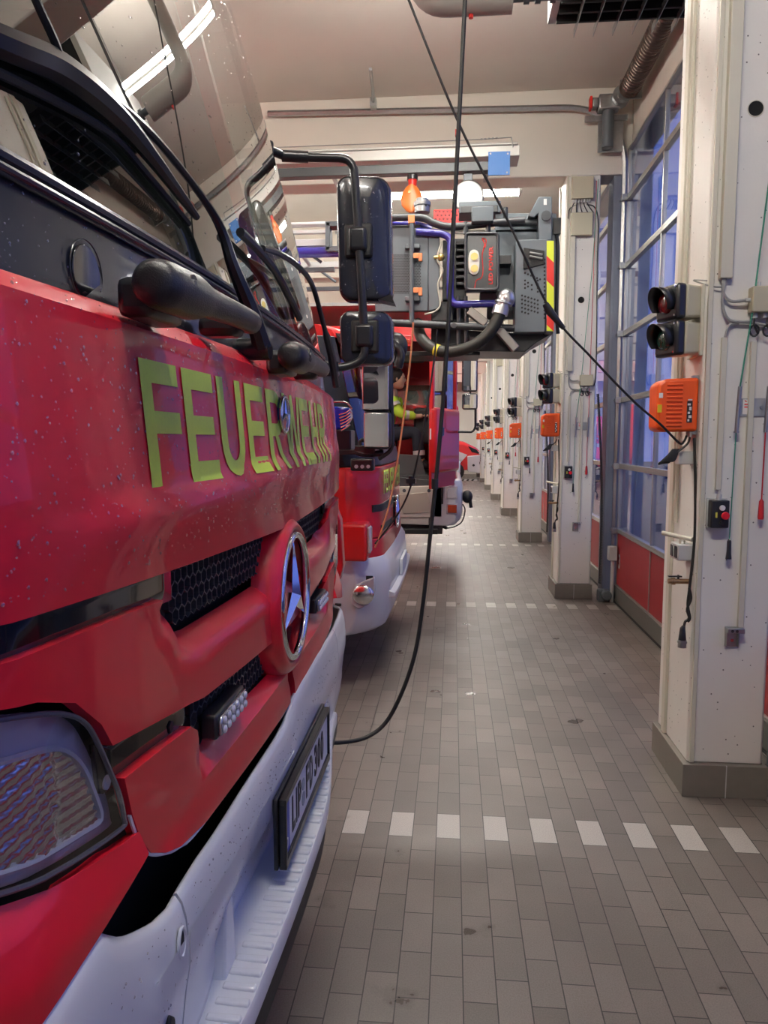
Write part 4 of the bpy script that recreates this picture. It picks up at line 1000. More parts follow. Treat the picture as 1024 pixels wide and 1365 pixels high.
# mirrors on the far side
arm = fillet([(-.80, 2.78, 2.70), (-.70, 2.86, 2.745), (-.66, 2.95, 2.748), (-.392, 2.95, 2.735), (-.346, 2.95, 1.965), (-.46, 2.94, 1.93), (-.58, 2.86, 1.95)], .06, 6)
b = BM(); tube(b, arm, .0165, 12); ma = obj('mirror_arm', b, SATIN, T1)
b = BM(); rbox(b, (-.72, 2.83, 2.70), (.07, .10, .11), Matrix.Rotation(.4, 3, 'Z')); obj('joint', b, SATIN, ma, bevel=.01); b = BM(); cyl(b, (-.67, 2.93, 2.746), (-.57, 2.95, 2.745), .022, 14); obj('sleeve', b, SATIN, ma); b = BM(); rbox(b, (-.50, 2.92, 1.93), (.10, .06, .06), Matrix.Identity(3)); obj('joint', b, SATIN, ma, bevel=.01)
def mirror_shell(name, x0, x1, z0, z1, parent, lean):
    # rounded shell: outline in x,z; bulging toward the camera side and rounding away on the right
    b = BM(); n = 10; R = []
    cx, cz = (x0 + x1) / 2, (z0 + z1) / 2; hw, hh = (x1 - x0) / 2, (z1 - z0) / 2
    def ring(s, y, sh=0):
        out = []; r = .045 * s
        for qx, qz, a0 in ((1, 1, 0), (-1, 1, 90), (-1, -1, 180), (1, -1, 270)):
            for k in range(n + 1):
                a = math.radians(a0 + 90 * k / n); xx = cx + sh + qx * (hw * s - r) + r * math.cos(a); zz = cz + qz * (hh * (1 - (1 - s) * .6) - r) + r * math.sin(a)
                t = (xx - x0) / (x1 - x0)
                yy = y + .055 * max(0, t - .35) ** 2 / .42 + lean * (zz - cz)
                out.append((xx + (zz - cz) * -.02, yy, zz))
        return out
    R = [ring(.80, 3.075), ring(.97, 3.07), ring(1.0, 3.05), ring(1.0, 3.01), ring(.985, 2.985), ring(.95, 2.975), ring(.90, 2.972), ring(.4, 2.970)]
    loft(b, R); return obj(name, b, NAVY, parent, angle=50)
m1 = mirror_shell('mirror_housing', -.462, -.252, 2.205, 2.685, T1, 0.0)
m2 = mirror_shell('mirror_housing', -.455, -.245, 1.952, 2.165, T1, 0.0)
for mm, zc in ((m1, 2.43), (m2, 2.06)):
    xa = -.376 if mm is m1 else -.352
    b = BM(); box(b, xa - .055, xa + .055, 2.955, 2.985, zc - .065, zc + .065); obj('clamp_recess', b, RUBBER, mm, bevel=.01)
    b = BM(); box(b, xa - .035, xa + .035, 2.925, 2.975, zc - .045, zc + .045); obj('clamp', b, SATIN, mm, bevel=.014, seg=3)
    b = BM(); z0, z1 = (2.225, 2.665) if mm is m1 else (1.97, 2.147); box(b, -.445, -.275, 3.07, 3.082, z0, z1); obj('mirror_glass', b, MIRRORG, mm, bevel=.004)
b = BM(); prism(b, [(-.30, 2.205), (-.235, 2.19), (-.25, 2.225)], 1, 2.98, 3.06); obj('drip_lip', b, SATIN, m1)
# red step fairing behind the far corner
b = BM()
prism(b, [(-.52, 1.45), (-.47, 1.43), (-.435, 1.34), (-.425, 1.16), (-.44, 1.10), (-.52, 1.04), (-.52, 1.10), (-.468, 1.15), (-.462, 1.32), (-.49, 1.40), (-.52, 1.41)], 1, 2.84, 2.90)
for z in (1.33, 1.24, 1.15): box(b, -.53, -.45, 2.84, 2.90, z, z + .008)
obj('step_fairing', b, RED2, T1, bevel=.004)
b = BM(); box(b, -.60, -.50, 2.83, 2.90, .95, 1.45); obj('fairing_core', b, RUBBER, T1)
# rain drops
b = BM(); rnd = random.Random(3)
def drop(c, r, n):
    M = Matrix.Translation(c) @ n.to_track_quat('Z', 'Y').to_matrix().to_4x4() @ Matrix.Diagonal((1, 1, .55, 1))
    bmesh.ops.create_icosphere(b, subdivisions=1, radius=r, matrix=M)
def nrm(S, y, z):
    e = .004; a = Vector((S(y + e, z) - S(y - e, z), 2 * e, 0)); c = Vector((S(y, z + e) - S(y, z - e), 0, 2 * e)); return a.cross(c).normalized()
for S, zr, yr, cnt, rr in ((hoodX, (1.49, 1.815), (.6, 2.6), 2300, .0017), (lambda y, z: Xw(y, z), (1.96, 3.1), (.7, 2.7), 700, .0016), (lambda y, z: cowlX(y, z), (1.825, 1.92), (.62, 2.2), 260, .0014), (lambda y, z: Xf(y) + .0225, (.88, 1.01), (.75, 2.3), 600, .0014)):
    for i in range(cnt):
        y = rnd.uniform(*yr); z = rnd.uniform(*zr); n_ = nrm(S, y, z)
        drop(Vector((S(y, z), y, z)) + n_ * .0003, rr * rnd.choice((.5, .6, .8, 1, 1.5)), n_)
for i in range(420):
    y = rnd.uniform(.6, 2.6); drop(Vector((hoodX(y, 1.822) - .004 + rnd.uniform(-.006, .004), y, 1.828 + rnd.uniform(-.002, .002))), .0016 * rnd.uniform(.5, 1.3), Vector((0.3, 0, 1)).normalized())
for m_, (xa, xb, za, zb) in ((0, (-.45, -.30, 2.23, 2.66)), (1, (-.44, -.29, 1.97, 2.15))):
    for i in range(90 if m_ == 0 else 40):
        drop(Vector((rnd.uniform(xa, xb), 2.9705, rnd.uniform(za, zb))), .0022 * rnd.uniform(.5, 1.5), Vector((0, -1, 0)))
o = obj('rain_drops', b, DROP, T1); o['kind'] = 'stuff'
# ================================================================ helper: box whose front face spans a picture rectangle at real depth Ya
def pbox(b, x0, x1, y0, y1, Ya, Yb, mi=0):
    p = at((x0 + x1) / 2, y1, Y=Ya); q = at((x0 + x1) / 2, y0, Y=Ya); a = at(x0, (y0 + y1) / 2, Y=Ya); c = at(x1, (y0 + y1) / 2, Y=Ya)
    box(b, a[0], c[0], Ya, Yb, p[2], q[2], mi)
def pt(px, py, Y): return Vector(at(px, py, Y=Y))
def ptube(b, pts, Y, r, seg=10, sm=False, n=6):
    P = [pt(x, y, Y) if not isinstance(Y, (list, tuple)) else pt(x, y, Y[i]) for i, (x, y) in enumerate(pts)]
    tube(b, smoothpath(P, n) if sm else fillet(P, r * 3, 5), r, seg)
def pprism(b, pts, Ya, Yb):
    P = [pt(x, y, Ya) for x, y in pts]; prism(b, [(p.x, p.z) for p in P], 1, Ya, Yb)

# ================================================================ LADDER TRUCK in the second bay
C2 = 6.0
def X2(y):
    u = abs(y - C2) / 1.15
    return -.47 - .03 * u * u - .20 * max(0, (u - .74) / .26) ** 2
T2 = thing('ladder_truck', 'red turntable ladder truck with white bumper, just beyond the nearest fire engine', 'fire engine', (-1.6, C2, 0), 'fire engines parked in the bays')
def wrap(name, z0, z1, m, off0, off1, parent=T2, bevel=.008, y0=4.85, y1=7.15, back=-.95, label=None):
    b = BM(); R = []
    ys_ = [y0 + (y1 - y0) * i / 40 for i in range(41)]
    for z, o in ((z0, off0), (z1, off1)):
        R.append([(X2(y) + o, y, z) for y in ys_] + [(back, y1, z), (back, y0, z)])
    loft(b, R); return obj(name, b, m, parent, bevel=bevel, label=label)
wrap('front_panel', .98, 1.47, RED2, .0, -.01); wrap('lower_front', .84, .975, RED2, .012, .0)
wrap('cowl', 1.475, 1.60, BLACK, -.012, -.04)
b = BM(); R = []
for z, o, k in ((.33, -.03, 1), (.36, .02, 1), (.45, .055, 1), (.70, .06, 1), (.80, .045, 1), (.855, .01, 1)):
    R.append([(X2(y) + o, y - (.0), z) for y in [4.85 + 2.3 * i / 40 for i in range(41)]] + [(-1.1, 7.15, z), (-1.1, 4.85, z)])
loft(b, R); bp2 = obj('bumper', b, WHITE, T2, bevel=.008)
b = BM(); pprism(b, [(468, 792), (474, 781), (488, 774), (499, 770), (500, 790), (492, 806), (478, 813), (469, 806)], 4.80, 4.86); 
for v in b.verts: v.co.x += .0
hl2 = obj('fog_lamp', b, BEZEL, bp2, bevel=.008)
b = BM(); c = pt(484, 793, 4.79); ball(b, c, .072, (1, .28, .95), 16, 10); obj('lamp_glass', b, REFLECTOR, hl2)
b = BM(); c = pt(447, 806, 4.845); cyl(b, c, c + Vector((.04, -.004, 0)), .010, 12); obj('towing_hole', b, RUBBER, bp2)
b = BM(); pbox(b, 488, 497, 768, 778, 4.83, 4.845); obj('small_sign', b, INK, bp2)
b = BM(); R = []
for y in [5.1 + 1.8 * i / 30 for i in range(31)]:
    x = X2(y) + .05; R.append([(x, y, .60), (x + .045, y, .585), (x + .045, y, .555), (x, y, .55)])
loft(b, R); obj('step_lip', b, WHITE, bp2, bevel=.005)
b = BM(); box(b, X2(6) + .06, X2(6) + .085, 5.74, 6.26, .60, .72); obj('number_plate', b, PAPER, bp2, bevel=.004)
b = BM(); pbox(b, 452, 489, 699, 749, 4.72, 4.95); fb = obj('corner_box', b, RED2, T2, bevel=.02, seg=3)
b = BM(); pbox(b, 489.5, 494, 703, 738, 4.74, 4.86); obj('indicator_lens', b, LEDL, fb, bevel=.008)
for z0, z1, ya, yb in ((1.16, 1.21, 5.0, 5.8), (1.02, 1.06, 5.1, 5.7)):
    b = BM(); R = []
    for y in [ya + (yb - ya) * i / 12 for i in range(13)]: x = X2(y); R.append([(x - .01, y, z0), (x + .006, y, z0), (x + .006, y, z1), (x - .01, y, z1)])
    loft(b, R); obj('grille_slot', b, RUBBER, T2)
b = BM(); cyl(b, (X2(6) - .01, 6, 1.08), (X2(6) + .02, 6, 1.08), .13, 32); eb = obj('emblem_disc', b, BLKGLOSS, T2)
b = BM(); ring_bm(b, (X2(6) + .022, 6, 1.08), .13, .009, 40); star_bm(b, (X2(6) + .022, 6, 1.08), .125, .01); obj('star_emblem', b, CHROME, eb)
# lettering
b = BM(); tb = text_bm('FEUERWEHR', 1.5, .17, (0, 5.18, 1.27), (0, 1, 0), (0, 0, 1), .0004, .03)
bmesh.ops.triangulate(tb, faces=tb.faces[:])
k = 5.2
while k < 6.7:
    bmesh.ops.bisect_plane(tb, geom=tb.verts[:] + tb.edges[:] + tb.faces[:], plane_co=(0, k, 0), plane_no=(0, 1, 0)); k += .05
for v in tb.verts: v.co.x += X2(v.co.y) - .004 + .006
b.free(); obj('lettering', tb, LIMEP, T2, smooth=False, label='lime green letters FEUERWEHR')
# windscreen, sides, roof
b = BM(); R = []
ysw = [4.95 + 2.1 * i / 40 for i in range(41)]
for z in (1.60, 1.8, 2.0, 2.2, 2.34): R.append([(X2(y) - .04 - .22 * (z - 1.6), y, z) for y in ysw])
loft(b, R, close=False); b.normal_update()
for f in b.faces:
    if f.normal.x < 0: f.normal_flip()
obj('windscreen', b, GLASS_W, T2, angle=70)
b = BM(); R = []
for z in (1.6, 2.34):
    o = -.04 - .22 * (z - 1.6); R.append([(X2(4.95) + o, 4.945, z), (X2(4.85) + o - .06, 4.86, z), (X2(4.85) + o - .16, 4.85, z), (X2(4.85) + o - .16, 4.90, z)])
loft(b, R); obj('windscreen_post', b, SATIN, T2, bevel=.006)
for q_, mm_ in ((-.045, STEEL), (-.075, RED2), (-.11, STEEL)):  # steel and red tubes imitating slanted streaks reflected in the windscreen
    b = BM(); tube(b, [(X2(4.85) - .04 + q_, 4.842, 1.52), (X2(4.85) - .20 + q_, 4.842, 2.32)], .009, 8); obj('reflection_streak', b, mm_, T2)
b = BM(); prism(b, [(-2.4, .9), (-.95, .9), (-.95, 2.34), (-2.4, 2.34)], 1, 4.85, 4.88); obj('cab_side', b, RED2, T2, bevel=.01)
b = BM(); prism(b, [(-2.4, .9), (-.72, .9), (-.9, 2.34), (-2.4, 2.34)], 1, 7.12, 7.15); obj('cab_side', b, RED2, T2, bevel=.01)
b = BM(); prism(b, [(-1.75, 1.52), (-.80, 1.50), (-.96, 2.30), (-1.75, 2.30)], 1, 4.835, 4.852); obj('side_window', b, BLKGLOSS, T2, bevel=.01)
b = BM(); R = []
for y in ysw: x = X2(y) - .205; R.append([(x + .01, y, 2.33), (x - .02, y, 2.38), (x - .12, y, 2.42), (-2.4, y, 2.43), (-2.4, y, 2.33)])
loft(b, R); obj('cab_roof', b, RED2, T2)
b = BM(); R = []
for y in ysw: x = X2(y) - .20; R.append([(x, y, 2.36), (x + .10, y, 2.26), (x + .11, y, 2.22), (x + .02, y, 2.30)])
loft(b, R); obj('sun_visor', b, SATIN, T2)
b = BM(); box(b, -8.5, -1.0, 5.0, 7.0, 2.43, 2.46); obj('bounce_sheet', b, LGREY, T2)  # added grey sheet, keeps red bounce off the ceiling
b = BM(); box(b, -2.44, -2.40, 4.9, 7.1, .8, 2.4); box(b, -1.0, -.75, 5.0, 7.0, 1.4, 1.62); obj('cab_interior', b, DASH, T2)
for yy in (5.4, 6.6):
    b = BM(); box(b, -1.7, -1.3, yy - .22, yy + .22, 1.2, 1.35); box(b, -1.8, -1.66, yy - .22, yy + .22, 1.3, 2.1); obj('seat', b, SEATM, T2, bevel=.04)
b = BM(); box(b, -8.6, -2.5, 4.95, 7.05, .9, 1.5); obj('body_box', b, RED2, T2, bevel=.03)
b = BM(); box(b, -8.4, -.8, 5.3, 6.7, .5, .9); obj('chassis', b, RUBBER, T2)
for yy in (5.0, 7.0):
    for xw in (-1.75, -6.0):
        b = BM(); tube(b, [(xw, yy - .14, .48), (xw, yy - .12, .48), (xw, yy + .12, .48), (xw, yy + .14, .48)], [.40, .48, .48, .40], 30); wh = obj('wheel', b, RUBBER, T2)
        b = BM(); cyl(b, (xw, yy - .15, .48), (xw, yy + .15, .48), .26, 24); obj('rim', b, LGREY, wh)
b = BM(); P = smoothpath([(X2(5.3) - .05, 5.3, 1.62), (X2(5.2) - .10, 5.25, 1.8), (X2(5.3) - .16, 5.3, 2.1)]); tube(b, P, .010, 6)
P = smoothpath([(X2(5.9) - .05, 5.9, 1.62), (X2(5.5) - .10, 5.6, 1.8), (X2(5.2) - .14, 5.25, 2.0)]); tube(b, P, .010, 6); obj('wiper', b, SATIN, T2)
# near-side mirrors, rails and lamps
b = BM(); ptube(b, [(440, 598), (452, 602), (470, 600), (485, 606), (512, 604)], 4.72, .022)
ptube(b, [(480, 600), (480, 585), (500, 590), (510, 600)], 4.72, .015); pbox(b, 452, 500, 594, 606, 4.70, 4.85); obj('cowl_rail', b, SATIN, T2, bevel=.01)
b = BM(); pbox(b, 467, 498, 611, 628, 4.62, 4.72); lp = obj('work_lamp', b, SATIN, T2, bevel=.012)
b = BM()
for px in (475, 483, 491): c = pt(px, 622, 4.62); cyl(b, c, c + Vector((0, -.004, 0)), .012, 12)
obj('lens', b, BEZEL, lp)
for (x0, x1, y0, y1) in ((482, 517, 484, 546), (484, 517, 550, 596)):
    cR = pt((x0 + x1) / 2, (y0 + y1) / 2, 4.66); RM = Rz(math.radians(7), cR)
    b = BM(); pbox(b, x0, x1 + 4, y0 - 3, y1 + 3, 4.62, 4.72); b.transform(RM); mh = obj('mirror_housing', b, SATIN, T2, bevel=.03, seg=3)
    b = BM(); pbox(b, x0, x1, y0, y1, 4.612, 4.622); b.transform(RM); obj('mirror_glass', b, MIRRORG, mh, bevel=.022, seg=3)
b = BM(); ptube(b, [(520, 440), (523, 600), (505, 612)], 4.70, .014); ptube(b, [(520, 455), (536, 470), (530, 490)], 4.75, .03); obj('mirror_arm', b, SATIN, T2)
b = BM(); R = []
c = pt(528, 462, 4.78); ball(b, c, .075, (1, .6, 1.2), 16, 10); obj('wide_angle_mirror', b, SATIN, T2)
# blue flasher with wire guard on its black foot
bl = thing('blue_flasher', 'blue strobe lamp behind a wire guard between the two nearest fire engines', 'lamp', pt(452, 575, 3.4))
b = BM(); pprism(b, [(437, 541), (466, 543), (467, 556), (458, 572), (446, 573), (438, 560)], 3.36, 3.46); obj('blue_cover', b, BLUELENS, bl, bevel=.012, seg=3)
b = BM()
for i in range(6): ptube(b, [(455 - i * .6, 574 - i * 4.2), (462, 570 - i * 4), (467, 566 - i * 4)], 3.35, .0035, 6)
ptube(b, [(436, 536), (462, 536), (470, 545)], 3.34, .0045); obj('wire_guard', b, CHROME, bl)
b = BM(); pbox(b, 438, 468, 573, 600, 3.36, 3.5); ptube(b, [(444, 597), (441, 608)], 3.4, .02); obj('foot', b, SATIN, bl, bevel=.008)

# ---- ladder boom
LB = thing('turntable_ladder', 'grey lattice ladder boom with a blue tube, ending behind the big wing mirror', 'ladder', (-3.5, 6.0, 2.6))
b = BM()
za = [pt(420, p, 5.7)[2] for p in (302, 312, 326, 341, 352, 362)]
for yy in (5.65, 6.35):
    tube(b, [(-7.5, yy, za[0]), (-.9, yy, za[0])], .022, 6); box(b, -7.5, -.95, yy - .02, yy + .02, za[1] - .012, za[1] + .012)
    box(b, -7.5, -.95, yy - .03, yy + .03, za[2] - .03, za[2] + .02)
obj('side_rail', b, LGREY, LB, bevel=.003)
b = BM()
for i in range(20): cyl(b, (-7.3 + i * .32, 5.65, za[2]), (-7.3 + i * .32, 6.35, za[2]), .016, 8)
obj('rung', b, LGREY, LB)
b = BM()
for yy in (5.65, 6.35):
    for i in range(16): cyl(b, (-7.4 + i * .4, yy, za[4]), (-7.2 + i * .4, yy, za[2]), .012, 6); cyl(b, (-7.2 + i * .4, yy, za[2]), (-7.0 + i * .4, yy, za[4]), .012, 6)
    box(b, -7.5, -.9, yy - .02, yy + .02, za[5] - .015, za[5] + .015)
obj('lattice', b, DKGREY, LB)
b = BM(); tube(b, [(-7.5, 5.6, za[3]), (-.6, 5.6, za[3])], .038, 14); obj('blue_tube', b, BLUETUBE, LB)
b = BM(); 
x0_, _, z0_ = pt(436, 336, 5.55); x1_, _, z1_ = pt(456, 298, 5.55)
box(b, x0_, x1_, 5.50, 5.62, z1_ - .03, z1_); box(b, x0_, x1_, 5.50, 5.62, z0_, z0_ + .03); box(b, x0_, x0_ + .03, 5.50, 5.62, z0_, z1_); box(b, x1_ - .03, x1_, 5.50, 5.62, z0_, z1_); obj('end_bracket', b, DKGREY, LB, bevel=.004)

# ---- rescue basket
BK = thing('rescue_basket', 'grey rescue basket with blue and dark tube frames hanging at the ladder tip', 'rescue basket', (.15, 5.8, 2.3))
YB = 5.5
b = BM(); pbox(b, 500, 571, 304, 415, YB, YB + .06); pprism(b, [(571, 304), (586, 308), (586, 411), (571, 415)], YB, YB + .06); pg = obj('grey_door_panel', b, MIDGREY, BK, bevel=.006)
b = BM(); n = 0
for i in range(22):
    for j in range(24):
        c = pt(517 + i * 2.02 + (1 if j % 2 else 0), 340 + j * 2.2, YB); cyl(b, c + Vector((0, .002, 0)), c + Vector((0, -.0015, 0)), .0042, 6)
obj('perforation', b, mat('perforation_dark', (.01, .01, .012), .6), pg)
b = BM()
for px, py in ((518, 328), (543, 328), (557, 328), (543, 398), (557, 398), (518, 398)): c = pt(px, py, YB); cyl(b, c + Vector((0, 0, 0)), c + Vector((0, -.008, 0)), .013, 12)
obj('screw', b, PAPER, pg)
b = BM(); pbox(b, 540, 560, 325, 331, YB - .05, YB); pbox(b, 540, 560, 395, 401, YB - .05, YB); obj('tube_clamp', b, DKGREY, BK, bevel=.004)
b = BM(); ptube(b, [(549, 292), (549, 429)], YB - .045, .018); obj('grab_tube', b, DKGREY, BK)
for py in (341, 387):
    b = BM(); pbox(b, 551, 563, py - 4, py + 3, YB - .07, YB - .06); pbox(b, 558, 563, py - 4, py + 7, YB - .09, YB - .065); obj('orange_strap', b, COPPER, BK, bevel=.003)
FR = mat('frame_grey', (.05, .055, .062), .4, .1)
b = BM(); ptube(b, [(505, 291), (560, 290), (580, 298), (604, 302), (660, 297), (700, 294)], YB - .03, .027, 12, True); obj('hand_rail', b, FR, BK); b = BM(); ptube(b, [(505, 430), (560, 432), (640, 436), (700, 438)], YB - .03, .026, 12, True); obj('foot_rail', b, FR, BK)
b = BM(); pbox(b, 544, 553, 286, 297, YB - .065, YB - .0); obj('orange_band', b, COPPER, BK, bevel=.003)
b = BM(); ptube(b, [(555, 309), (590, 311), (601, 318), (600, 398), (606, 406), (690, 404)], YB - .02, .026, 14); ptube(b, [(512, 297), (560, 300), (575, 306)], YB + .1, .024, 10); obj('blue_frame', b, BLUETUBE, BK)
b = BM(); pbox(b, 505, 560, 300, 313, YB + .05, YB + .15); pbox(b, 558, 569, 268, 275, YB + .0, YB + .1); obj('dark_bracket', b, BLACK, BK, bevel=.004)
b = BM(); c = pt(563, 284, YB + .05); cyl(b, c, c + Vector((0, 0, .045)), .055, 20); cyl(b, c + Vector((0, 0, .045)), c + Vector((0, 0, .075)), .062, 20); cyl(b, c + Vector((0, 0, .075)), c + Vector((0, 0, .10)), .045, 20); obj('silver_coupling', b, STEEL, BK, bevel=.003)
# red perforated tread board behind
b = BM(); pbox(b, 578, 668, 278, 297, YB + .55, YB + .60); rt = obj('red_tread_board', b, RED2, BK, bevel=.004)
b = BM()
for i in range(17):
    for j in range(3):
        c = pt(581 + i * 5.2 + (2.5 if j % 2 else 0), 282 + j * 5, YB + .55); cyl(b, c, c + Vector((0, -.003, 0)), .010, 6)
obj('perforation', b, mat('perforation_red', (.15, .005, .005), .6), rt)
# lamp panel
b = BM(); pbox(b, 621, 664, 309, 388, YB - .10, YB - .02); lp = obj('lamp_panel', b, SATIN, BK, bevel=.012)
b = BM(); loop = [(621, 311), (664, 311), (664, 386), (621, 386)]
P = fillet([pt(x, y, YB - .11) for x, y in [(640, 311)] + loop[1:] + loop[:1] + [(641, 311)]], .03, 5); tube(b, P, .011, 8); obj('frame', b, FR, lp)
b = BM(); P = [pt(632 + 9 * (math.cos(a) * (1 - .18 * math.cos(2 * a))), 350 + 17 * math.sin(a), YB - .104) for a in [2 * math.pi * i / 32 for i in range(32)]]
loft(b, [P, [p + Vector((0, -.012, 0)) for p in P]]); obj('lens_plate', b, mat('lens_plate_white', (.75, .75, .68), .3, coat=.5), lp, bevel=.003)
for py in (342, 358): b = BM(); c = pt(632.5, py, YB - .116); cyl(b, c, c + Vector((0, -.006, 0)), .026, 20); obj('led_emitter', b, LEDY, lp)
b = text_bm('LED POWER', .26, .030, pt(657, 379, YB - .1005), (0, 0, 1), (-1, 0, 0), .001, .03); obj('print', b, REDF, lp, smooth=False)
b = BM(); tube(b, smoothpath([pt(633, 384, YB - .103), pt(635, 374, YB - .103), pt(642, 370, YB - .103), pt(644, 360, YB - .103), pt(643, 340, YB - .103), pt(646, 326, YB - .103), pt(643, 318, YB - .103), pt(648, 320, YB - .103), pt(647, 330, YB - .103)]), .0035, 6); obj('swoosh', b, REDF, lp)
b = BM(); pbox(b, 629, 658, 275, 295, YB - .12, YB - .03); pbox(b, 612, 668, 268, 284, YB + .1, YB + .3); obj('top_bracket', b, MIDGREY, BK, bevel=.005)
b = BM(); pbox(b, 614, 664, 274, 283, YB + .08, YB + .1); obj('top_tray', b, SATIN, BK, bevel=.003)
# machinery
b = BM(); pbox(b, 603, 622, 318, 400, YB + .08, YB + .3); pbox(b, 590, 600, 320, 400, YB + .12, YB + .3); pbox(b, 640, 680, 388, 402, YB + .0, YB + .2)
for i in range(7): pbox(b, 608, 621, 322 + i * 9, 326 + i * 9, YB + .02, YB + .1)
pbox(b, 664, 682, 340, 352, YB - .02, YB + .1); pbox(b, 576, 604, 402, 428, YB + .05, YB + .4); obj('machinery', b, BLACK, BK, bevel=.004)
b = BM(); ptube(b, [(589, 322), (583, 345), (590, 360), (584, 380), (587, 405), (580, 415), (566, 419)], YB - .01, .007, 8, True); obj('white_hose', b, CREAM, BK)
b = BM(); c = pt(588, 343, YB - .01); ball(b, c, .026, (1, 1, 1), 12, 8); cyl(b, c, c + Vector((-.05, 0, .0)), .012, 10); obj('brass_fitting', b, mat('yellow_brass', (.6, .45, .15), .3, .8), BK)
# grey body panels
b = BM(); pbox(b, 650, 742, 305, 425, YB + .12, YB + .16); pprism(b, [(660, 284), (742, 284), (742, 310), (660, 310)], YB + .12, YB + .20); bp_ = obj('rear_panel', b, MIDGREY, BK, bevel=.005)
b = BM(); pbox(b, 687, 728, 319, 443, YB - .06, YB + .10); pprism(b, [(728, 319), (738, 321), (738, 444), (728, 443)], YB - .06, YB + .10); gp = obj('side_panel', b, MIDGREY, BK, bevel=.006)
b = BM(); pprism(b, [(698, 330), (726, 334), (726, 352), (698, 359)], YB - .072, YB - .058); obj('vent', b, RUBBER, gp, bevel=.003)
b = BM(); ptube(b, [(706, 337), (723, 340)], YB - .075, .010, 8); ptube(b, [(706, 342), (723, 345)], YB - .075, .010, 8); obj('vent_handle', b, STEEL, gp)
b = BM()
hs = [(700 + i * 4, 364 + i * 1.7) for i in range(6)] + [(700, 374), (700, 379), (700, 384), (704, 382), (704, 377), (709, 386), (717, 374), (717, 379), (717, 384), (717, 389), (709, 380)]
hs += [(696 + 4.2 * i, 394 + j * 5.4 + i * 1.3) for i in range(6) for j in range(5) if not (i > 2 and j > 3)] + [(726, 346 + 5.2 * i) for i in range(16)]
for px, py in hs: c = pt(px, py, YB - .06); cyl(b, c + Vector((0, .002, 0)), c + Vector((0, -.002, 0)), .0075, 8)
obj('hole_pattern', b, mat('perforation_dark', (.01, .01, .012), .6), gp)
for i, (ya, yb, col) in enumerate(((321, 345, YEL), (345, 378, REDF), (378, 411, YEL), (411, 437, REDF), (437, 441, YEL))):
    b = BM(); s0 = 0 if i == 0 else -4; s1 = 0 if i == 4 else -4
    pprism(b, [(729, ya + s0 + (0 if i == 0 else 0)), (738.5, ya + (0 if i == 0 else 5)), (738.5, yb + (0 if i == 4 else 5)), (729, yb + s1)], YB - .064, YB - .060); obj('reflective_stripe', b, col, gp)
b = BM(); pprism(b, [(704, 288), (718, 262), (736, 262), (736, 320), (718, 320), (718, 284), (712, 290)], YB + .0, YB + .12); pb = obj('corner_post', b, MIDGREY, BK, bevel=.006)
b = BM(); c = pt(728, 288, YB); cyl(b, c, c + Vector((0, -.012, 0)), .035, 20); obj('post_knob', b, FR, pb); b = BM(); pbox(b, 725, 729, 265, 273, YB - .004, YB + .01); obj('post_slot', b, PAPER, pb)
b = BM(); ptube(b, [(665, 298), (716, 297)], YB + .05, .024, 10); ptube(b, [(674, 292), (674, 277)], YB + .05, .018, 10); ptube(b, [(680, 291), (712, 290)], YB + .25, .02, 8); obj('top_rail', b, FR, BK)
b = BM(); pbox(b, 738, 748, 290, 312, YB + .1, YB + .2); ptube(b, [(741, 300), (744, 330), (742, 420), (744, 445)], YB + .12, .014, 8); obj('side_cable', b, BLACK, BK, bevel=.003)
# base, slanted lamps, hose
b = BM(); pprism(b, [(622, 440), (700, 445), (738, 444), (716, 456), (700, 469), (630, 468)], YB + .05, YB + .55); pbox(b, 510, 640, 468, 474, YB + .1, YB + .5); obj('floor_pan', b, BLACK, BK, bevel=.006)
b = BM(); pbox(b, 575, 625, 407, 470, YB + .35, YB + .42); obj('dark_backing', b, BLACK, BK)
for p, q in (((625, 414), (648, 432)), ((662, 436), (688, 466))):
    P, Q = pt(*p, YB - .02), pt(*q, YB - .02); d = (Q - P); L_ = d.length; ang = math.atan2(d.z, d.x)
    b = BM(); rbox(b, (P + Q) / 2, (L_, .07, .06), Matrix.Rotation(-ang, 3, 'Y')); ll = obj('floor_lamp', b, mat('lamp_alu', (.35, .33, .30), .4, .7), BK, bevel=.006)
b = BM()
for px in (621, 611): ptube(b, [(px, 395), (px + .5, 470)], YB - .0, .014, 8)
ptube(b, [(651, 300), (651, 312)], YB - .04, .018, 8); ptube(b, [(621, 296), (621, 312)], YB - .04, .018, 8); c = pt(605, 434, YB - .06); cyl(b, c, c + Vector((0, -.01, 0)), .02, 12); obj('strut', b, FR, BK)
b = BM(); P = smoothpath([pt(668, 408, YB - .13), pt(664, 424, YB - .14), pt(650, 446, YB - .14), pt(628, 462, YB - .13), pt(600, 469, YB - .10), pt(578, 465, YB - .06), pt(562, 450, YB), pt(556, 430, YB + .1)], 8); tube(b, P, .042, 16); hs_ = obj('black_hose', b, mat('hose_black', (.022, .022, .018), .5), BK)
b = BM(); i0 = len(P) * 5 // 7 - 3; tube(b, P[i0:i0 + 3], .0435, 16); obj('yellow_band', b, mat('yellow_tape', (.8, .6, .03), .5), hs_)
b = BM(); tube(b, fillet([pt(667, 417, YB - .13), pt(672, 400, YB - .13), pt(676, 393, YB + .02)], .06, 6), .045, 16)
tube(b, [pt(666, 419, YB - .13), pt(669, 409, YB - .13)], .058, 18); c = pt(675, 398, YB - .12); ball(b, c, .062, (1, .8, 1.1), 18, 12); tube(b, [pt(671, 405, YB - .13), pt(671.6, 403, YB - .13)], .064, 18); obj('silver_elbow', b, mat('cast_aluminium', (.62, .63, .64), .28, .9), BK)

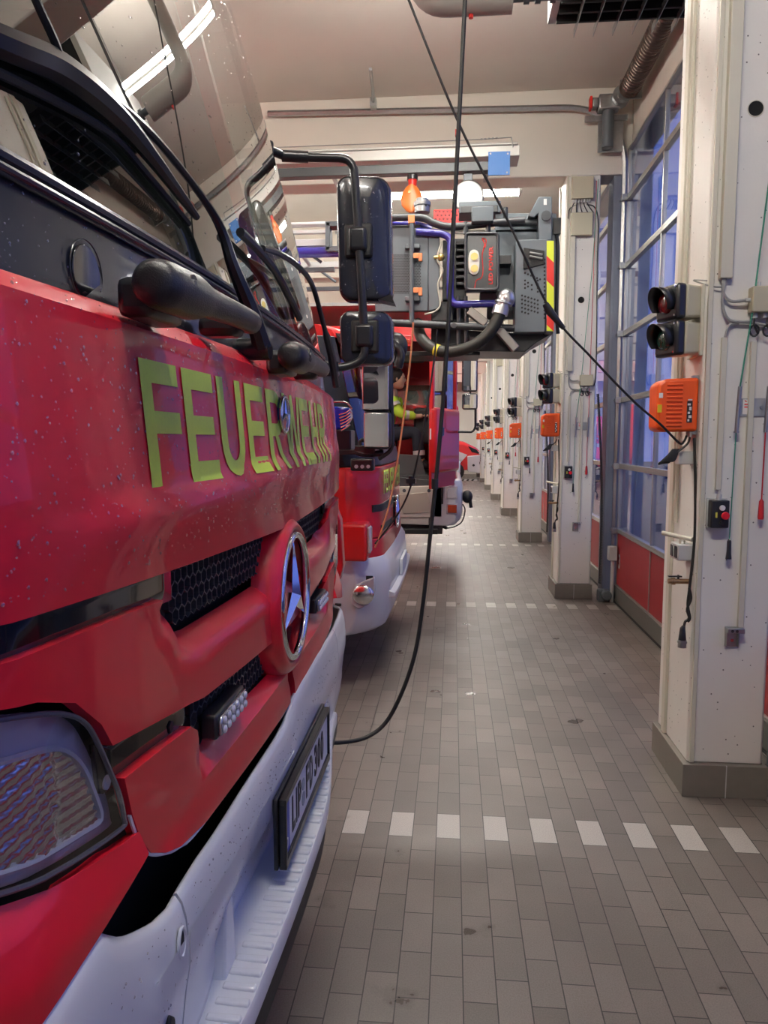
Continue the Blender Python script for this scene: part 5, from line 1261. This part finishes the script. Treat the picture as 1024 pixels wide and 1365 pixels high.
# ================================================================ OPEN-DOOR TRUCK in the third bay
T3 = thing('rescue_truck', 'red truck in the third bay with its cab door standing open and cream steps', 'fire engine', (-1.5, 10.3, 0), 'fire engines parked in the bays')
YN = 9.15
FX = .06
b = BM(); prism(b, [(-2.3, 1.12), (FX - .26, 1.12), (FX - .06, 1.6), (FX - .08, 1.9), (-2.3, 1.9)], 1, 11.5, 11.54); box(b, -2.3, FX - .16, 11.5, 11.54, 2.6, 2.95); box(b, -2.3, -1.5, 11.5, 11.54, 1.9, 2.6); box(b, -.32, FX - .12, 11.5, 11.54, 1.9, 2.6)
obj('cab_side', b, RED2, T3)
b = BM(); b2 = [(-2.3, 1.12), (-1.02, 1.12), (-1.02, 2.85), (-.28, 2.85), (-.28, 2.95), (-2.3, 2.95)]
prism(b, b2, 1, YN, YN + .04); obj('cab_side', b, RED2, T3)
b = BM(); prism(b, [(-.30, 2.95), (-.16, 2.95), (FX - .06, 1.7), (FX - .02, 1.17), (-.16, 1.17), (-.16, 1.9)], 1, YN, YN + .14); obj('front_post', b, RED2, T3, bevel=.03)
b = BM(); R = []
for z, x in ((1.17, FX), (1.7, FX - .03)): R.append([(x - .10, YN + .03, z), (x - .02, YN + .10, z), (x, YN + .3, z), (x, 11.2, z), (x - .1, 11.5, z), (x - .3, 11.5, z), (x - .3, YN + .03, z)])
loft(b, R); obj('front_panel', b, RED2, T3, bevel=.01)
b = BM(); R = []
for z, x in ((1.7, FX - .04), (2.9, FX - .2)): R.append([(x - .02, YN + .12, z), (x, YN + .3, z), (x, 11.3, z)])
loft(b, R, close=False); obj('windscreen', b, GLASS_W, T3)
b = BM(); box(b, -2.3, -.14, YN, 11.54, 2.92, 3.05); obj('cab_roof', b, RED2, T3, bevel=.03)
b = BM(); box(b, -2.34, -2.30, YN + .05, 11.5, 1.1, 2.95); obj('cab_rear_wall', b, DASH, T3)
b = BM(); box(b, -1.5, -.32, 11.51, 11.52, 1.9, 2.6); obj('far_window', b, GLASS_W, T3)
b = BM(); box(b, -1.4, -.2, 10.9, 10.95, 2.45, 2.56); obj('inner_rail', b, RED2, T3, bevel=.01)
b = BM(); pbox(b, 518, 566, 470, 482, YN + .1, YN + .3); box(b, -.50, -.18, YN + .35, 11.3, 1.6, 2.06); obj('dashboard', b, DASH, T3, bevel=.03)
b = BM(); pbox(b, 524, 546, 452, 459, YN - .2, YN - .1); 
ow = obj('orange_marker', b, ORLENS, T3, bevel=.01)
b = BM(); pbox(b, 520, 548, 447, 462, YN - .19, YN - .05); obj('marker_housing', b, RED2, ow, bevel=.01)
b = BM(); tube(b, smoothpath([pt(585, 430, YN), pt(583, 560, YN), pt(583, 640, YN)]), .001, 4); b.free()
b = BM(); box(b, -1.02, -.20, YN + .02, 11.45, 1.16, 1.22); pprism(b, [(512, 604), (560, 607), (572, 645), (516, 645)], YN + .10, YN + .16)
pprism(b, [(508, 634), (574, 640), (574, 648), (520, 648), (508, 642)], YN - .03, YN + .12); obj('step_tub', b, CABFLOOR, T3, bevel=.008)
b = BM(); pprism(b, [(488, 636), (510, 640), (520, 649), (590, 647), (590, 690), (512, 690), (497, 684)], YN - .06, YN + .20); fe = obj('step_fender', b, CREAMP, T3, bevel=.012)
b = BM(); pprism(b, [(528, 660), (570, 656), (577, 683), (538, 685)], YN - .075, YN - .055); obj('step_pocket', b, mat('cream_shade', (.52, .49, .40), .5), fe, bevel=.006)
b = BM()
for px, py in ((539, 654), (572, 638 + 16)): c = pt(px, py, YN - .06); cyl(b, c, c + Vector((0, -.006, 0)), .022, 14)
obj('cap', b, DKGREY, fe)
b = BM(); pprism(b, [(520, 690), (572, 690), (572, 700), (524, 698)], YN - .03, YN + .3); obj('lower_fender', b, CREAMP, T3, bevel=.008)
b = BM(); box(b, -2.2, -.12, YN + .1, 11.4, .50, 1.1); pbox(b, 503, 584, 705, 712, YN - .1, YN + .05); pbox(b, 574, 590, 690, 712, YN - .05, YN + .1); obj('chassis', b, RUBBER, T3, bevel=.01)
b = BM(); R = []
for z, o in ((.60, -.09), (.66, -.02), (.74, 0), (1.08, 0), (1.155, -.02), (1.17, -.06)):
    R.append([(FX - .30, YN - .06, z), (FX - .02 + o, YN - .06, z), (FX + .05 + o, YN + .02, z), (FX + .07 + o, YN + .3, z), (FX + .07 + o, 11.3, z), (FX + .02 + o, 11.55, z), (FX - .30, 11.55, z)])
loft(b, R); bm3 = obj('bumper', b, WHITE, T3, bevel=.015)
for (x0, x1, y0, y1, m_, nm) in ((596, 609, 650, 664, LEDL, 'headlight'), (597, 609, 673, 684, ORLENS, 'indicator')):
    b = BM(); pbox(b, x0 - 1.5, x1 + 1.5, y0 - 1.5, y1 + 1.5, YN - .075, YN - .05); q = obj(nm, b, BEZEL, bm3, bevel=.008)
    b = BM(); pbox(b, x0, x1, y0, y1, YN - .085, YN - .07); obj('lens', b, m_, q, bevel=.008)
b = BM(); pbox(b, 588, 591, 650, 672, YN - .07, YN - .055); obj('side_slot', b, RUBBER, bm3)
b = BM(); c = pt(623, 662, YN + .3); ball(b, c, .07, (1, 1, 1.2), 12, 8); cyl(b, c + Vector((.03, 0, 0)), c + Vector((.05, 0, -.14)), .022, 8); obj('tow_coupling', b, RUBBER, bm3)
b = BM(); ptube(b, [(617, 672), (620, 680), (616, 695), (606, 702), (596, 704)], YN, .009, 6, True); ptube(b, [(596, 704), (586, 700)], YN, .02, 8); obj('cable_loop', b, RUBBER, bm3)
b = BM(); box(b, -8.5, -2.4, 9.2, 11.5, 1.0, 3.3); obj('body_box', b, RED2, T3, bevel=.04)
b = BM(); box(b, -8.45, -.2, 9.22, 11.48, 3.30, 3.34); obj('bounce_sheet', b, LGREY, T3)  # unseen grey sheet, added against red bounce light above the truck
for yy in (9.42, 11.25):
    for xw in (-1.45, -6.2):
        b = BM(); tube(b, [(xw, yy - .14, .5), (xw, yy - .12, .5), (xw, yy + .12, .5), (xw, yy + .14, .5)], [.42, .50, .50, .42], 30); wh = obj('wheel', b, RUBBER, T3)
        b = BM(); cyl(b, (xw, yy - .15, .5), (xw, yy + .15, .5), .27, 24); obj('rim', b, LGREY, wh)
# open door leaf
H0 = Vector((.0, YN - .01, 0)); H1 = Vector((-.27, 8.35, 0)); dd = (H1 - H0).normalized(); nn = Vector((-dd.y, dd.x, 0))
if nn.x < 0: nn = -nn
def leaf(b, a0, a1, z0, z1, t0, t1):
    v = []
    for a in (a0, a1):
        for t in (t0, t1):
            for z in (z0, z1): p = H0 + dd * a + nn * t; v.append(b.verts.new((p.x, p.y, z)))
    for f in ((0, 1, 3, 2), (4, 6, 7, 5), (0, 4, 5, 1), (2, 3, 7, 6), (0, 2, 6, 4), (1, 5, 7, 3)): b.faces.new([v[i] for i in f])
b = BM(); leaf(b, 0, .84, 1.28, 2.02, .0, .09); dl = obj('cab_door', b, RED2, T3, bevel=.035, seg=3)
b = BM(); leaf(b, 0, .84, 1.10, 2.02, .0, .035); leaf(b, .78, .84, 2.0, 2.82, .0, .05); leaf(b, .0, .05, 2.0, 2.82, .0, .05); leaf(b, .0, .84, 2.78, 2.84, .0, .05); obj('window_frame', b, RED2, dl, bevel=.012)
b = BM(); leaf(b, .05, .78, 2.02, 2.78, .02, .028); obj('window_pane', b, GLASS_W, dl)
b = BM(); leaf(b, .06, .74, 1.34, 1.96, -.05, .0); obj('inner_trim', b, DASH, dl, bevel=.02)
b = BM(); leaf(b, .8395, .8425, 1.66, 1.78, .012, .03); obj('edge_sticker', b, PAPER, dl)
b = BM(); leaf(b, .60, .72, 1.70, 1.80, .088, .10); obj('door_handle', b, SATIN, dl, bevel=.01)
b = BM(); ptube(b, [(585, 575), (630, 576), (634, 570), (634, 545)], YN - .1, .014, 8); ptube(b, [(627, 545), (627, 475)], YN - .08, .012, 8); obj('mirror_arm', b, SATIN, T3)
for (x0, x1, y0, y1) in ((617, 635, 477, 521), (617, 635, 525, 545)):
    cR = pt((x0 + x1) / 2, (y0 + y1) / 2, YN - .1); RM = Rz(math.radians(4), cR)
    b = BM(); pbox(b, x0 - 1, x1 + 2, y0 - 1, y1 + 1, YN - .14, YN - .06); b.transform(RM); q = obj('mirror_housing', b, SATIN, T3, bevel=.03, seg=3)
    b = BM(); pbox(b, x0, x1, y0 + .5, y1 - .5, YN - .148, YN - .138); b.transform(RM); obj('mirror_glass', b, MIRRORG, q, bevel=.02, seg=3)
b = BM(); pprism(b, [(600, 505), (611, 510), (604, 526), (600, 520)], YN + .2, YN + .28); obj('front_mirror', b, SATIN, T3)
# driver seat and the person
b = BM(); box(b, -1.75, -1.25, 9.55, 10.05, 1.55, 1.72); box(b, -1.85, -1.68, 9.55, 10.05, 1.65, 2.45); obj('seat', b, SEATM, T3, bevel=.05)

def skin_body(name, verts, edges, radii, m, parent, root=0, sub=2):
    me = bpy.data.meshes.new(name); off = wloc(parent) if parent else Vector((0, 0, 0))
    me.from_pydata([Vector(v) - off for v in verts], edges, [])
    o = bpy.data.objects.new(name, me); COL.objects.link(o); o.parent = parent; me.materials.append(m)
    sk = o.modifiers.new('skin', 'SKIN'); sk.use_smooth_shade = True
    for i, r in enumerate(radii): me.skin_vertices[0].data[i].radius = (r, r) if not isinstance(r, tuple) else r
    me.skin_vertices[0].data[root].use_root = True
    s = o.modifiers.new('sub', 'SUBSURF'); s.levels = sub; s.render_levels = sub
    return o
PX, PY_ = -.80, 9.58
PS = thing('person', 'person in lime hi-vis jacket sitting in the open truck cab, reaching forward', 'person', (PX, PY_, 1.5))
V = [(PX - .10, PY_, 1.74), (PX - .08, PY_, 1.92), (PX - .03, PY_, 2.12), (PX + .0, PY_, 2.24), (PX + .03, PY_, 2.32),
     (PX + .01, PY_ - .17, 2.19), (PX + .12, PY_ - .24, 1.98), (PX + .34, PY_ - .16, 1.95), (PX + .42, PY_ - .14, 1.96),
     (PX + .01, PY_ + .17, 2.19), (PX + .12, PY_ + .24, 1.98), (PX + .34, PY_ + .14, 1.98), (PX + .42, PY_ + .12, 1.99),
     (PX - .06, PY_ - .10, 1.72), (PX + .34, PY_ - .16, 1.76), (PX + .38, PY_ - .18, 1.38), (PX + .50, PY_ - .18, 1.30),
     (PX - .06, PY_ + .10, 1.72), (PX + .34, PY_ + .16, 1.76), (PX + .38, PY_ + .18, 1.38), (PX + .50, PY_ + .18, 1.30)]
Ed = [(0, 1), (1, 2), (2, 3), (3, 4), (3, 5), (5, 6), (6, 7), (7, 8), (3, 9), (9, 10), (10, 11), (11, 12), (0, 13), (13, 14), (14, 15), (15, 16), (0, 17), (17, 18), (18, 19), (19, 20)]
Rr = [.13, .125, .13, .09, .05, .065, .048, .034, .03, .065, .048, .034, .03, .09, .065, .05, .04, .09, .065, .05, .04]
skin_body('body', V, Ed, Rr, SKIN, PS)
def sub(idx, edges, rad, nm, m):
    mp = {v: i for i, v in enumerate(idx)}
    return skin_body(nm, [V[i] for i in idx], [(mp[a], mp[c]) for a, c in edges], rad, m, PS)
sub([0, 1, 2, 3, 5, 6, 7, 9, 10, 11], [(0, 1), (1, 2), (2, 3), (3, 5), (5, 6), (6, 7), (3, 9), (9, 10), (10, 11)], [.15, .145, .155, .10, .085, .068, .052, .085, .068, .052], 'jacket', HIVIS)
sub([0, 13, 14, 15, 17, 18, 19], [(0, 13), (13, 14), (14, 15), (0, 17), (17, 18), (18, 19)], [.145, .105, .085, .07, .105, .085, .07], 'trousers', TROUS)
sub([15, 16], [(15, 16)], [.06, .05], 'boot', SATIN); sub([19, 20], [(19, 20)], [.06, .05], 'boot', SATIN)
b = BM(); HC = Vector((PX + .08, PY_, 2.43)); ball(b, HC, .10, (1.02, .80, 1.22), 20, 14); ball(b, HC + Vector((.10, 0, -.01)), .016, (1, .8, 1.4), 8, 6)
ball(b, HC + Vector((.03, 0, -.07)), .06, (1, .85, .9), 14, 8)
for s in (-1, 1): ball(b, HC + Vector((.0, s * .082, 0)), .022, (.7, .4, 1.2), 8, 6)
hd = obj('head', b, SKIN, PS)
b = BM()
for s in (-1, 1): ball(b, HC + Vector((.092, s * .03, .015)), .010, (.6, 1, .7), 8, 6)
box(b, HC.x + .092, HC.x + .102, PY_ - .022, PY_ + .022, HC.z - .055, HC.z - .048); obj('face_features', b, HAIR, hd)
b = BM(); ball(b, HC + Vector((-.022, 0, .03)), .108, (1, .86, 1.12), 20, 12); obj('hair', b, HAIR, hd)
for s, (hx, hy, hz) in ((-1, V[8]), (1, V[12])):
    b = BM(); ball(b, (hx + .035, hy, hz), .036, (1.2, .9, .5), 12, 8)
    for k in range(4):
        y_ = hy + (k - 1.5) * .017; L_ = (.065, .075, .07, .055)[k]; tube(b, smoothpath([(hx + .06, y_, hz), (hx + .06 + L_ * .6, y_, hz - .006), (hx + .06 + L_, y_, hz - .03)], 4), .0075, 8)
    tube(b, smoothpath([(hx + .02, hy + .03 * -s, hz), (hx + .05, hy + .05 * -s, hz - .01), (hx + .08, hy + .05 * -s, hz - .02)], 4), .009, 8)
    obj('hand', b, SKIN, PS)
for i, (p, q, r) in enumerate((((PX + .05, PY_ - .205, 2.10), (PX + .075, PY_ - .22, 2.06), .083), ((PX + .20, PY_ - .21, 1.967), (PX + .24, PY_ - .20, 1.963), .063), ((PX + .37, PY_ - .175, 1.52), (PX + .375, PY_ - .177, 1.46), .078))):
    b = BM(); tube(b, [p, q], r, 18, cap=False); obj('reflective_band', b, SILVERT, PS)

# ================================================================ CAR and equipment at the far end
CR = thing('command_van', 'red and white emergency van at the far end, nose toward the doors', 'van', (-.6, 32, 0))
b = BM(); R = []
for y, s_ in ((31.0, .92), (31.12, .98), (31.6, 1), (32.0, 1.0), (32.5, 1), (32.9, .98), (33.0, .92)):
    R.append([(-3.9, y, .45), (-3.9, y, 2.3 * s_), (-.9, y, 2.35 * s_), (-.1, y, 1.72 * s_), (.45, y, 1.60 * s_), (.95, y, 1.36 * s_), (1.22 * s_, y, 1.12), (1.25 * s_, y, .5), (.4, y, .4)])
loft(b, R); cb = obj('body', b, RED2, CR, bevel=.03)
b = BM(); R = []
for y, s_ in ((30.96, .93), (31.12, .99), (31.6, 1), (32.5, 1), (32.9, .99), (33.04, .93)):
    R.append([(.62, y, .34), (.60, y, 1.0), (1.24 * s_, y, 1.05), (1.30 * s_, y, .95), (1.29 * s_, y, .38), (1.1, y, .30)])
loft(b, R); obj('bumper', b, WHITE, CR, bevel=.03)
b = BM(); prism(b, [(-1.0, 2.2), (-.35, 1.72), (-1.9, 1.68), (-1.9, 2.2)], 1, 30.97, 31.01); obj('side_window', b, BLKGLOSS, CR)
b = BM(); prism(b, [(.62, 1.42), (.98, 1.26), (1.14, 1.08), (.78, 1.16)], 1, 30.97, 31.1); obj('headlight', b, BLKGLOSS, CR, bevel=.02)
b = BM(); cyl(b, (.86, 30.93, .62), (.86, 30.97, .62), .05, 12); obj('fog_lamp', b, RUBBER, CR)
b = BM(); prism(b, [(-1.6, 1.15), (.2, 1.2), (.6, 1.05), (.3, .7), (-1.6, .7)], 1, 30.975, 30.995); obj('white_flash', b, WHITE, CR)
for xw, yw in ((.12, 30.96), (-2.9, 30.96), (.12, 32.8), (-2.9, 32.8)):
    b = BM(); tube(b, [(xw, yw, .36), (xw, yw + .03, .36), (xw, yw + .22, .36), (xw, yw + .24, .36)], [.30, .36, .36, .30], 24); wh = obj('wheel', b, RUBBER, CR)
    b = BM(); cyl(b, (xw, yw - .01, .36), (xw, yw + .25, .36), .20, 20); obj('rim', b, LGREY, wh)
TK = thing('parked_truck', 'white-bumpered red truck seen as a sliver before the far car', 'fire engine', (-1.2, 27.6, 0), 'fire engines parked in the bays')
b = BM(); box(b, -8, .18, 26.5, 28.7, .95, 2.9); obj('cab', b, RED2, TK, bevel=.12, seg=3)
b = BM(); box(b, -.6, .27, 26.45, 28.75, .45, .95); obj('bumper', b, WHITE, TK, bevel=.1, seg=3)
b = BM(); prism(b, [(-1.2, 1.7), (0.0, 1.7), (-.05, 2.6), (-1.2, 2.6)], 1, 26.48, 26.52); box(b, .15, .20, 26.7, 28.5, 1.7, 2.7); obj('window', b, BLKGLOSS, TK)
b = BM(); tube(b, [(-1.3, 26.5, .48), (-1.3, 26.8, .48)], .48, 24); tube(b, [(-1.3, 28.4, .48), (-1.3, 28.7, .48)], .48, 24); tube(b, [(-6, 26.5, .48), (-6, 26.8, .48)], .48, 24); tube(b, [(-6, 28.4, .48), (-6, 28.7, .48)], .48, 24); obj('wheel', b, RUBBER, TK)

# ================================================================ HANGING THINGS
# suspended extraction rail with blue plate
t = thing('extraction_rail', 'long grey rail hung across the second bay with a blue end plate', 'rail', (-3, 7.0, 4.1))
b = BM(); xe = pt(690, 225, 7.0).x
box(b, -9, pt(682, 232, 7.0).x - .02, 7.0, 7.10, pt(500, 232, 7.0).z, pt(500, 220, 7.0).z); obj('dark_rail', b, mat('rail_dark', (.07, .075, .08), .4, .3), t, bevel=.004)
b = BM(); box(b, -9, xe + .02, 7.02, 7.30, pt(500, 214, 7.02).z, pt(500, 200, 7.02).z); box(b, -9, xe, 7.0, 7.04, pt(500, 199, 7).z, pt(500, 196, 7).z); obj('upper_profile', b, mat('rail_pale', (.60, .60, .56), .4, .2), t, bevel=.006)
b = BM(); pbox(b, 651, 680, 202, 233, 6.96, 6.98); bl_ = obj('blue_plate', b, BLUEBOX, t)
b = BM()
for px, py in ((654, 205), (677, 205), (676, 230)): c = pt(px, py, 6.96); cyl(b, c, c + Vector((0, -.004, 0)), .008, 8)
obj('rivet', b, PAPER, bl_)
b = BM()
for xx in (-7, -4, -1.2, .3): box(b, xx - .02, xx + .02, 7.1, 7.79, pt(500, 208, 7.02).z - .01, pt(500, 208, 7.02).z + .01)
obj('wall_arm', b, STEEL, t)
b = BM(); tube(b, [pt(355, 197, 7.0), pt(640, 186, 7.0), pt(682, 183, 7.0)], .004, 6); tube(b, [pt(682, 183, 7.0), pt(684, 196, 7.0)], .006, 6)
for i in range(5): c = pt(642 + i * 5, 185.6 - i * .4, 7.0); ball(b, c, .008, (1.6, 1, 1), 8, 6)
obj('tension_wire', b, STEEL, t)
# spring balancers under the rail
t = thing('spring_balancer', 'orange teardrop spring balancer hanging above the rescue basket', 'balancer', pt(549, 236, 7.05))
b = BM(); R = []
for py, w in ((247, 3), (250, 8), (258, 13), (266, 15), (274, 13.5), (281, 8), (284, 3)):
    R.append([pt(549 + w * math.cos(a), py, 7.05) + Vector((0, .045 * math.sin(a), 0)) for a in [2 * math.pi * i / 20 for i in range(20)]])
loft(b, R); obj('drum', b, mat('balancer_orange', (.85, .22, .04), .35), t)
b = BM(); ptube(b, [(550, 250), (550, 238)], 7.05, .04, 12); obj('neck', b, REDF, t); b = BM(); ptube(b, [(550, 240), (550, 234)], 7.05, .05, 12); cyl(b, pt(550, 236, 7.05), pt(550, 229, 7.05), .02, 8); obj('hook', b, SATIN, t)
b = BM(); c = pt(546, 256, 7.0); cyl(b, c, c + Vector((0, -.012, 0)), .012, 10); obj('knob', b, COPPER, t)
t = thing('spring_balancer', 'grey round spring balancer hanging right of the orange one', 'balancer', pt(624, 240, 7.05))
b = BM(); c = pt(624, 264, 7.05); cyl(b, c + Vector((0, -.06, 0)), c + Vector((0, .06, 0)), .145, 36); obj('drum', b, mat('balancer_grey', (.28, .28, .27), .35, .3), t, bevel=.015, seg=3)
b = BM(); c = pt(624, 240, 7.05); box(b, c.x - .04, c.x + .04, c.y - .03, c.y + .03, c.z - .03, c.z + .05); cyl(b, c, c + Vector((0, 0, .08)), .012, 6); obj('hook', b, DKGREY, t, bevel=.006)
# heater
t = thing('ceiling_heater', 'black finned radiant heater hung under the ceiling, top right', 'heater', (1.15, 5.0, 4.4))
b = BM(); 
xa, xb = at(740, 42, Y=5.2)[0], 1.66; z0 = 4.33
box(b, xa, xb, 4.2, 5.2, z0 + .06, z0 + .30)
for i in range(9): box(b, xa, xb, 4.25 + i * .11, 4.27 + i * .11, z0, z0 + .10)
hb = obj('radiant_panel', b, RUBBER, t, bevel=.003)
b = BM()
for i in range(7):
    xx = xa + .13 + i * .125; box(b, xx - .002, xx + .002, 4.2, 5.26, z0 - .03, z0 + .02)
obj('fin', b, STEEL, t)
b = BM(); box(b, xa - .05, xa, 4.2, 5.2, z0 + .03, z0 + .34); obj('side_shield', b, LGREY, t, bevel=.003)
b = BM()
for xx in (xa + .1, xb - .1): cyl(b, (xx, 4.7, z0 + .3), (xx, 4.7, ZC), .008, 8)
obj('hanger', b, STEEL, t)
# lagged pipe with end valve under the ceiling
t = thing('lagged_pipe', 'grey lagged pipe with elbow and a drain valve at the top edge', 'pipe', (.1, 4.4, 4.2))
p0 = pt(600, 2, 4.3); b = BM()
tube(b, fillet([(-.20, 4.3, ZC - .01), (-.20, 4.3, p0.z), (.30, 4.3, p0.z)], .16, 8), .075, 18)
tube(b, fillet([(-.20, 4.3, 4.92), (-.85, 4.3, 4.92), (-.85, 4.3, 4.62), (-.85, 4.62, 4.62), (-1.5, 4.62, 4.62)], .13, 8), .085, 18); obj('lagging', b, PIPEG, t)
b = BM(); tube(b, [(.30, 4.3, p0.z), (.62, 4.3, p0.z)], .022, 10)
for xx in (.36, .42, .5): cyl(b, (xx, 4.3, p0.z), (xx + .03, 4.3, p0.z), .034, 10)
obj('bare_pipe', b, DKGREY, t)
b = BM(); c = pt(628, 10, 4.3); cyl(b, c + Vector((0, 0, .06)), c, .014, 10); obj('valve_stem', b, DKGREY, t)
b = BM(); cyl(b, c, c + Vector((0, 0, -.055)), .013, 10); cyl(b, c + Vector((-.02, 0, -.02)), c + Vector((.02, 0, -.02)), .006, 8); obj('red_valve', b, REDF, t)
# bracket chain for the rail
t = thing('rail_hanger', 'perforated steel hanger strap holding the guide rail to the ceiling', 'bracket', (-.6, 7.6, 4.9))
b = BM(); c0 = pt(498, 142, 7.62); c1 = pt(494, 92, 6.9)
tube(b, [c0, pt(497, 120, 7.4), c1 + Vector((0, 0, 0))], .016, 6); box(b, c0.x - .03, c0.x + .03, 7.55, 7.66, c0.z - .02, c0.z + .06); obj('strap', b, STEEL, t)
# cables
def cable(name, label, pts, Ys, r, m, sm=True, cat='cable', n=8, extra=()):
    b = BM(); P = [pt(x, y, Ys[i] if isinstance(Ys, (list, tuple)) else Ys) for i, (x, y) in enumerate(pts)]
    P = P + [Vector(q) for q in extra]
    tube(b, smoothpath(P, n), r, 10); o = obj(name, b, m, None, loc=P[-1]); tag(o, label, cat); return o, P
c1_, P = cable('supply_hose', 'black supply hose hanging from the ceiling and curving to the nearest engine bumper', [(622, -60), (620, 0), (612, 160), (603, 330), (596, 460), (586, 590), (575, 700), (562, 820), (548, 890), (520, 955), (490, 982), (450, 990), (436, 985)], [2.9] * 10 + [2.86, 2.80, 2.74], .0085, RUBBER)
b = BM(); ptube(b, [(622, -60), (621, -200), (620, -300)], 2.9, .0085); obj('upper_length', b, RUBBER, c1_)
b = BM(); c = pt(580, 645, 2.9); cyl(b, c + Vector((0, 0, .02)), c - Vector((0, 0, .02)), .014, 10); obj('clip', b, SATIN, c1_)
c2_, P = cable('charging_cable', 'thin black cable slanting from the ceiling across the basket to the orange charger', [(530, -40), (545, 0), (612, 165), (680, 300), (735, 415), (790, 478), (845, 535), (880, 565), (905, 590)], [3.2, 3.2, 3.25, 3.3, 3.35, 3.38, 3.42, 3.44, 3.47], .0052, RUBBER, extra=[(1.045, 3.485, 1.645), (1.06, 3.50, 1.67)])
b = BM(); tube(b, [pt(727, 405, 3.34), pt(733, 415, 3.34), pt(745, 430, 3.35), pt(752, 438, 3.35)], [.014, .018, .013, .010], 12); obj('plug', b, SATIN, c2_)
b = BM(); pbox(b, 607.5, 613, 173, 192, 3.2, 3.24); sw = obj('pull_switch', b, SATIN, c2_); b = BM(); pbox(b, 607, 613, 172, 179, 3.19, 3.22); obj('red_cap', b, REDF, sw)
b = BM(); ptube(b, [(530, -40), (500, -110), (460, -220)], 3.2, .0052); obj('upper_length', b, RUBBER, c2_)
cable('orange_cord', 'thin orange cord slanting down beside the ladder truck windscreen', [(551, 430), (547, 480), (535, 580), (522, 660), (508, 710), (500, 730)], 4.6, .006, ORCORD, cat='cord')
o, P = cable('black_lead', 'black lead with a small clamp hanging between ladder truck and open-door truck', [(583, 440), (576, 500), (563, 580), (550, 640), (538, 672), (520, 700), (500, 725)], 4.6, .006, RUBBER)
b = BM(); c = pt(548, 641, 4.6); box(b, c.x - .03, c.x + .03, c.y - .03, c.y + .03, c.z - .015, c.z + .015); cyl(b, c + Vector((0, 0, .03)), c - Vector((0, 0, .03)), .016, 8); obj('clamp', b, SATIN, o)
# floor things by the second pillar
t = thing('floor_pump', 'dark hose coupling and cable heap on the floor beside the second pillar', 'coupling', (1.6, 7.6, 0))
b = BM(); box(b, 1.50, 1.64, 7.62, 7.74, .0, .12); cyl(b, (1.57, 7.55, .08), (1.57, 7.68, .08), .05, 14); obj('block', b, DKGREY, t, bevel=.01)
b = BM(); box(b, 1.58, 1.66, 7.56, 7.66, .44, .58); cyl(b, (1.63, 7.62, .0), (1.63, 7.62, .46), .02, 10); obj('grey_box', b, LGREY, t, bevel=.004)
t = thing('hazard_strip', 'low striped hazard curb on the floor at the far end', 'curb', (0, 30.6, 0))
b = BM(); box(b, -1.5, 1.0, 30.4, 30.6, 0, .07); obj('curb', b, LGREY, t)
b = BM()
for i in range(12): prism(b, [(-1.45 + i * .2, .0), (-1.36 + i * .2, .0), (-1.31 + i * .2, .071), (-1.40 + i * .2, .071)], 1, 30.395, 30.401)
obj('stripe', b, RUBBER, t)
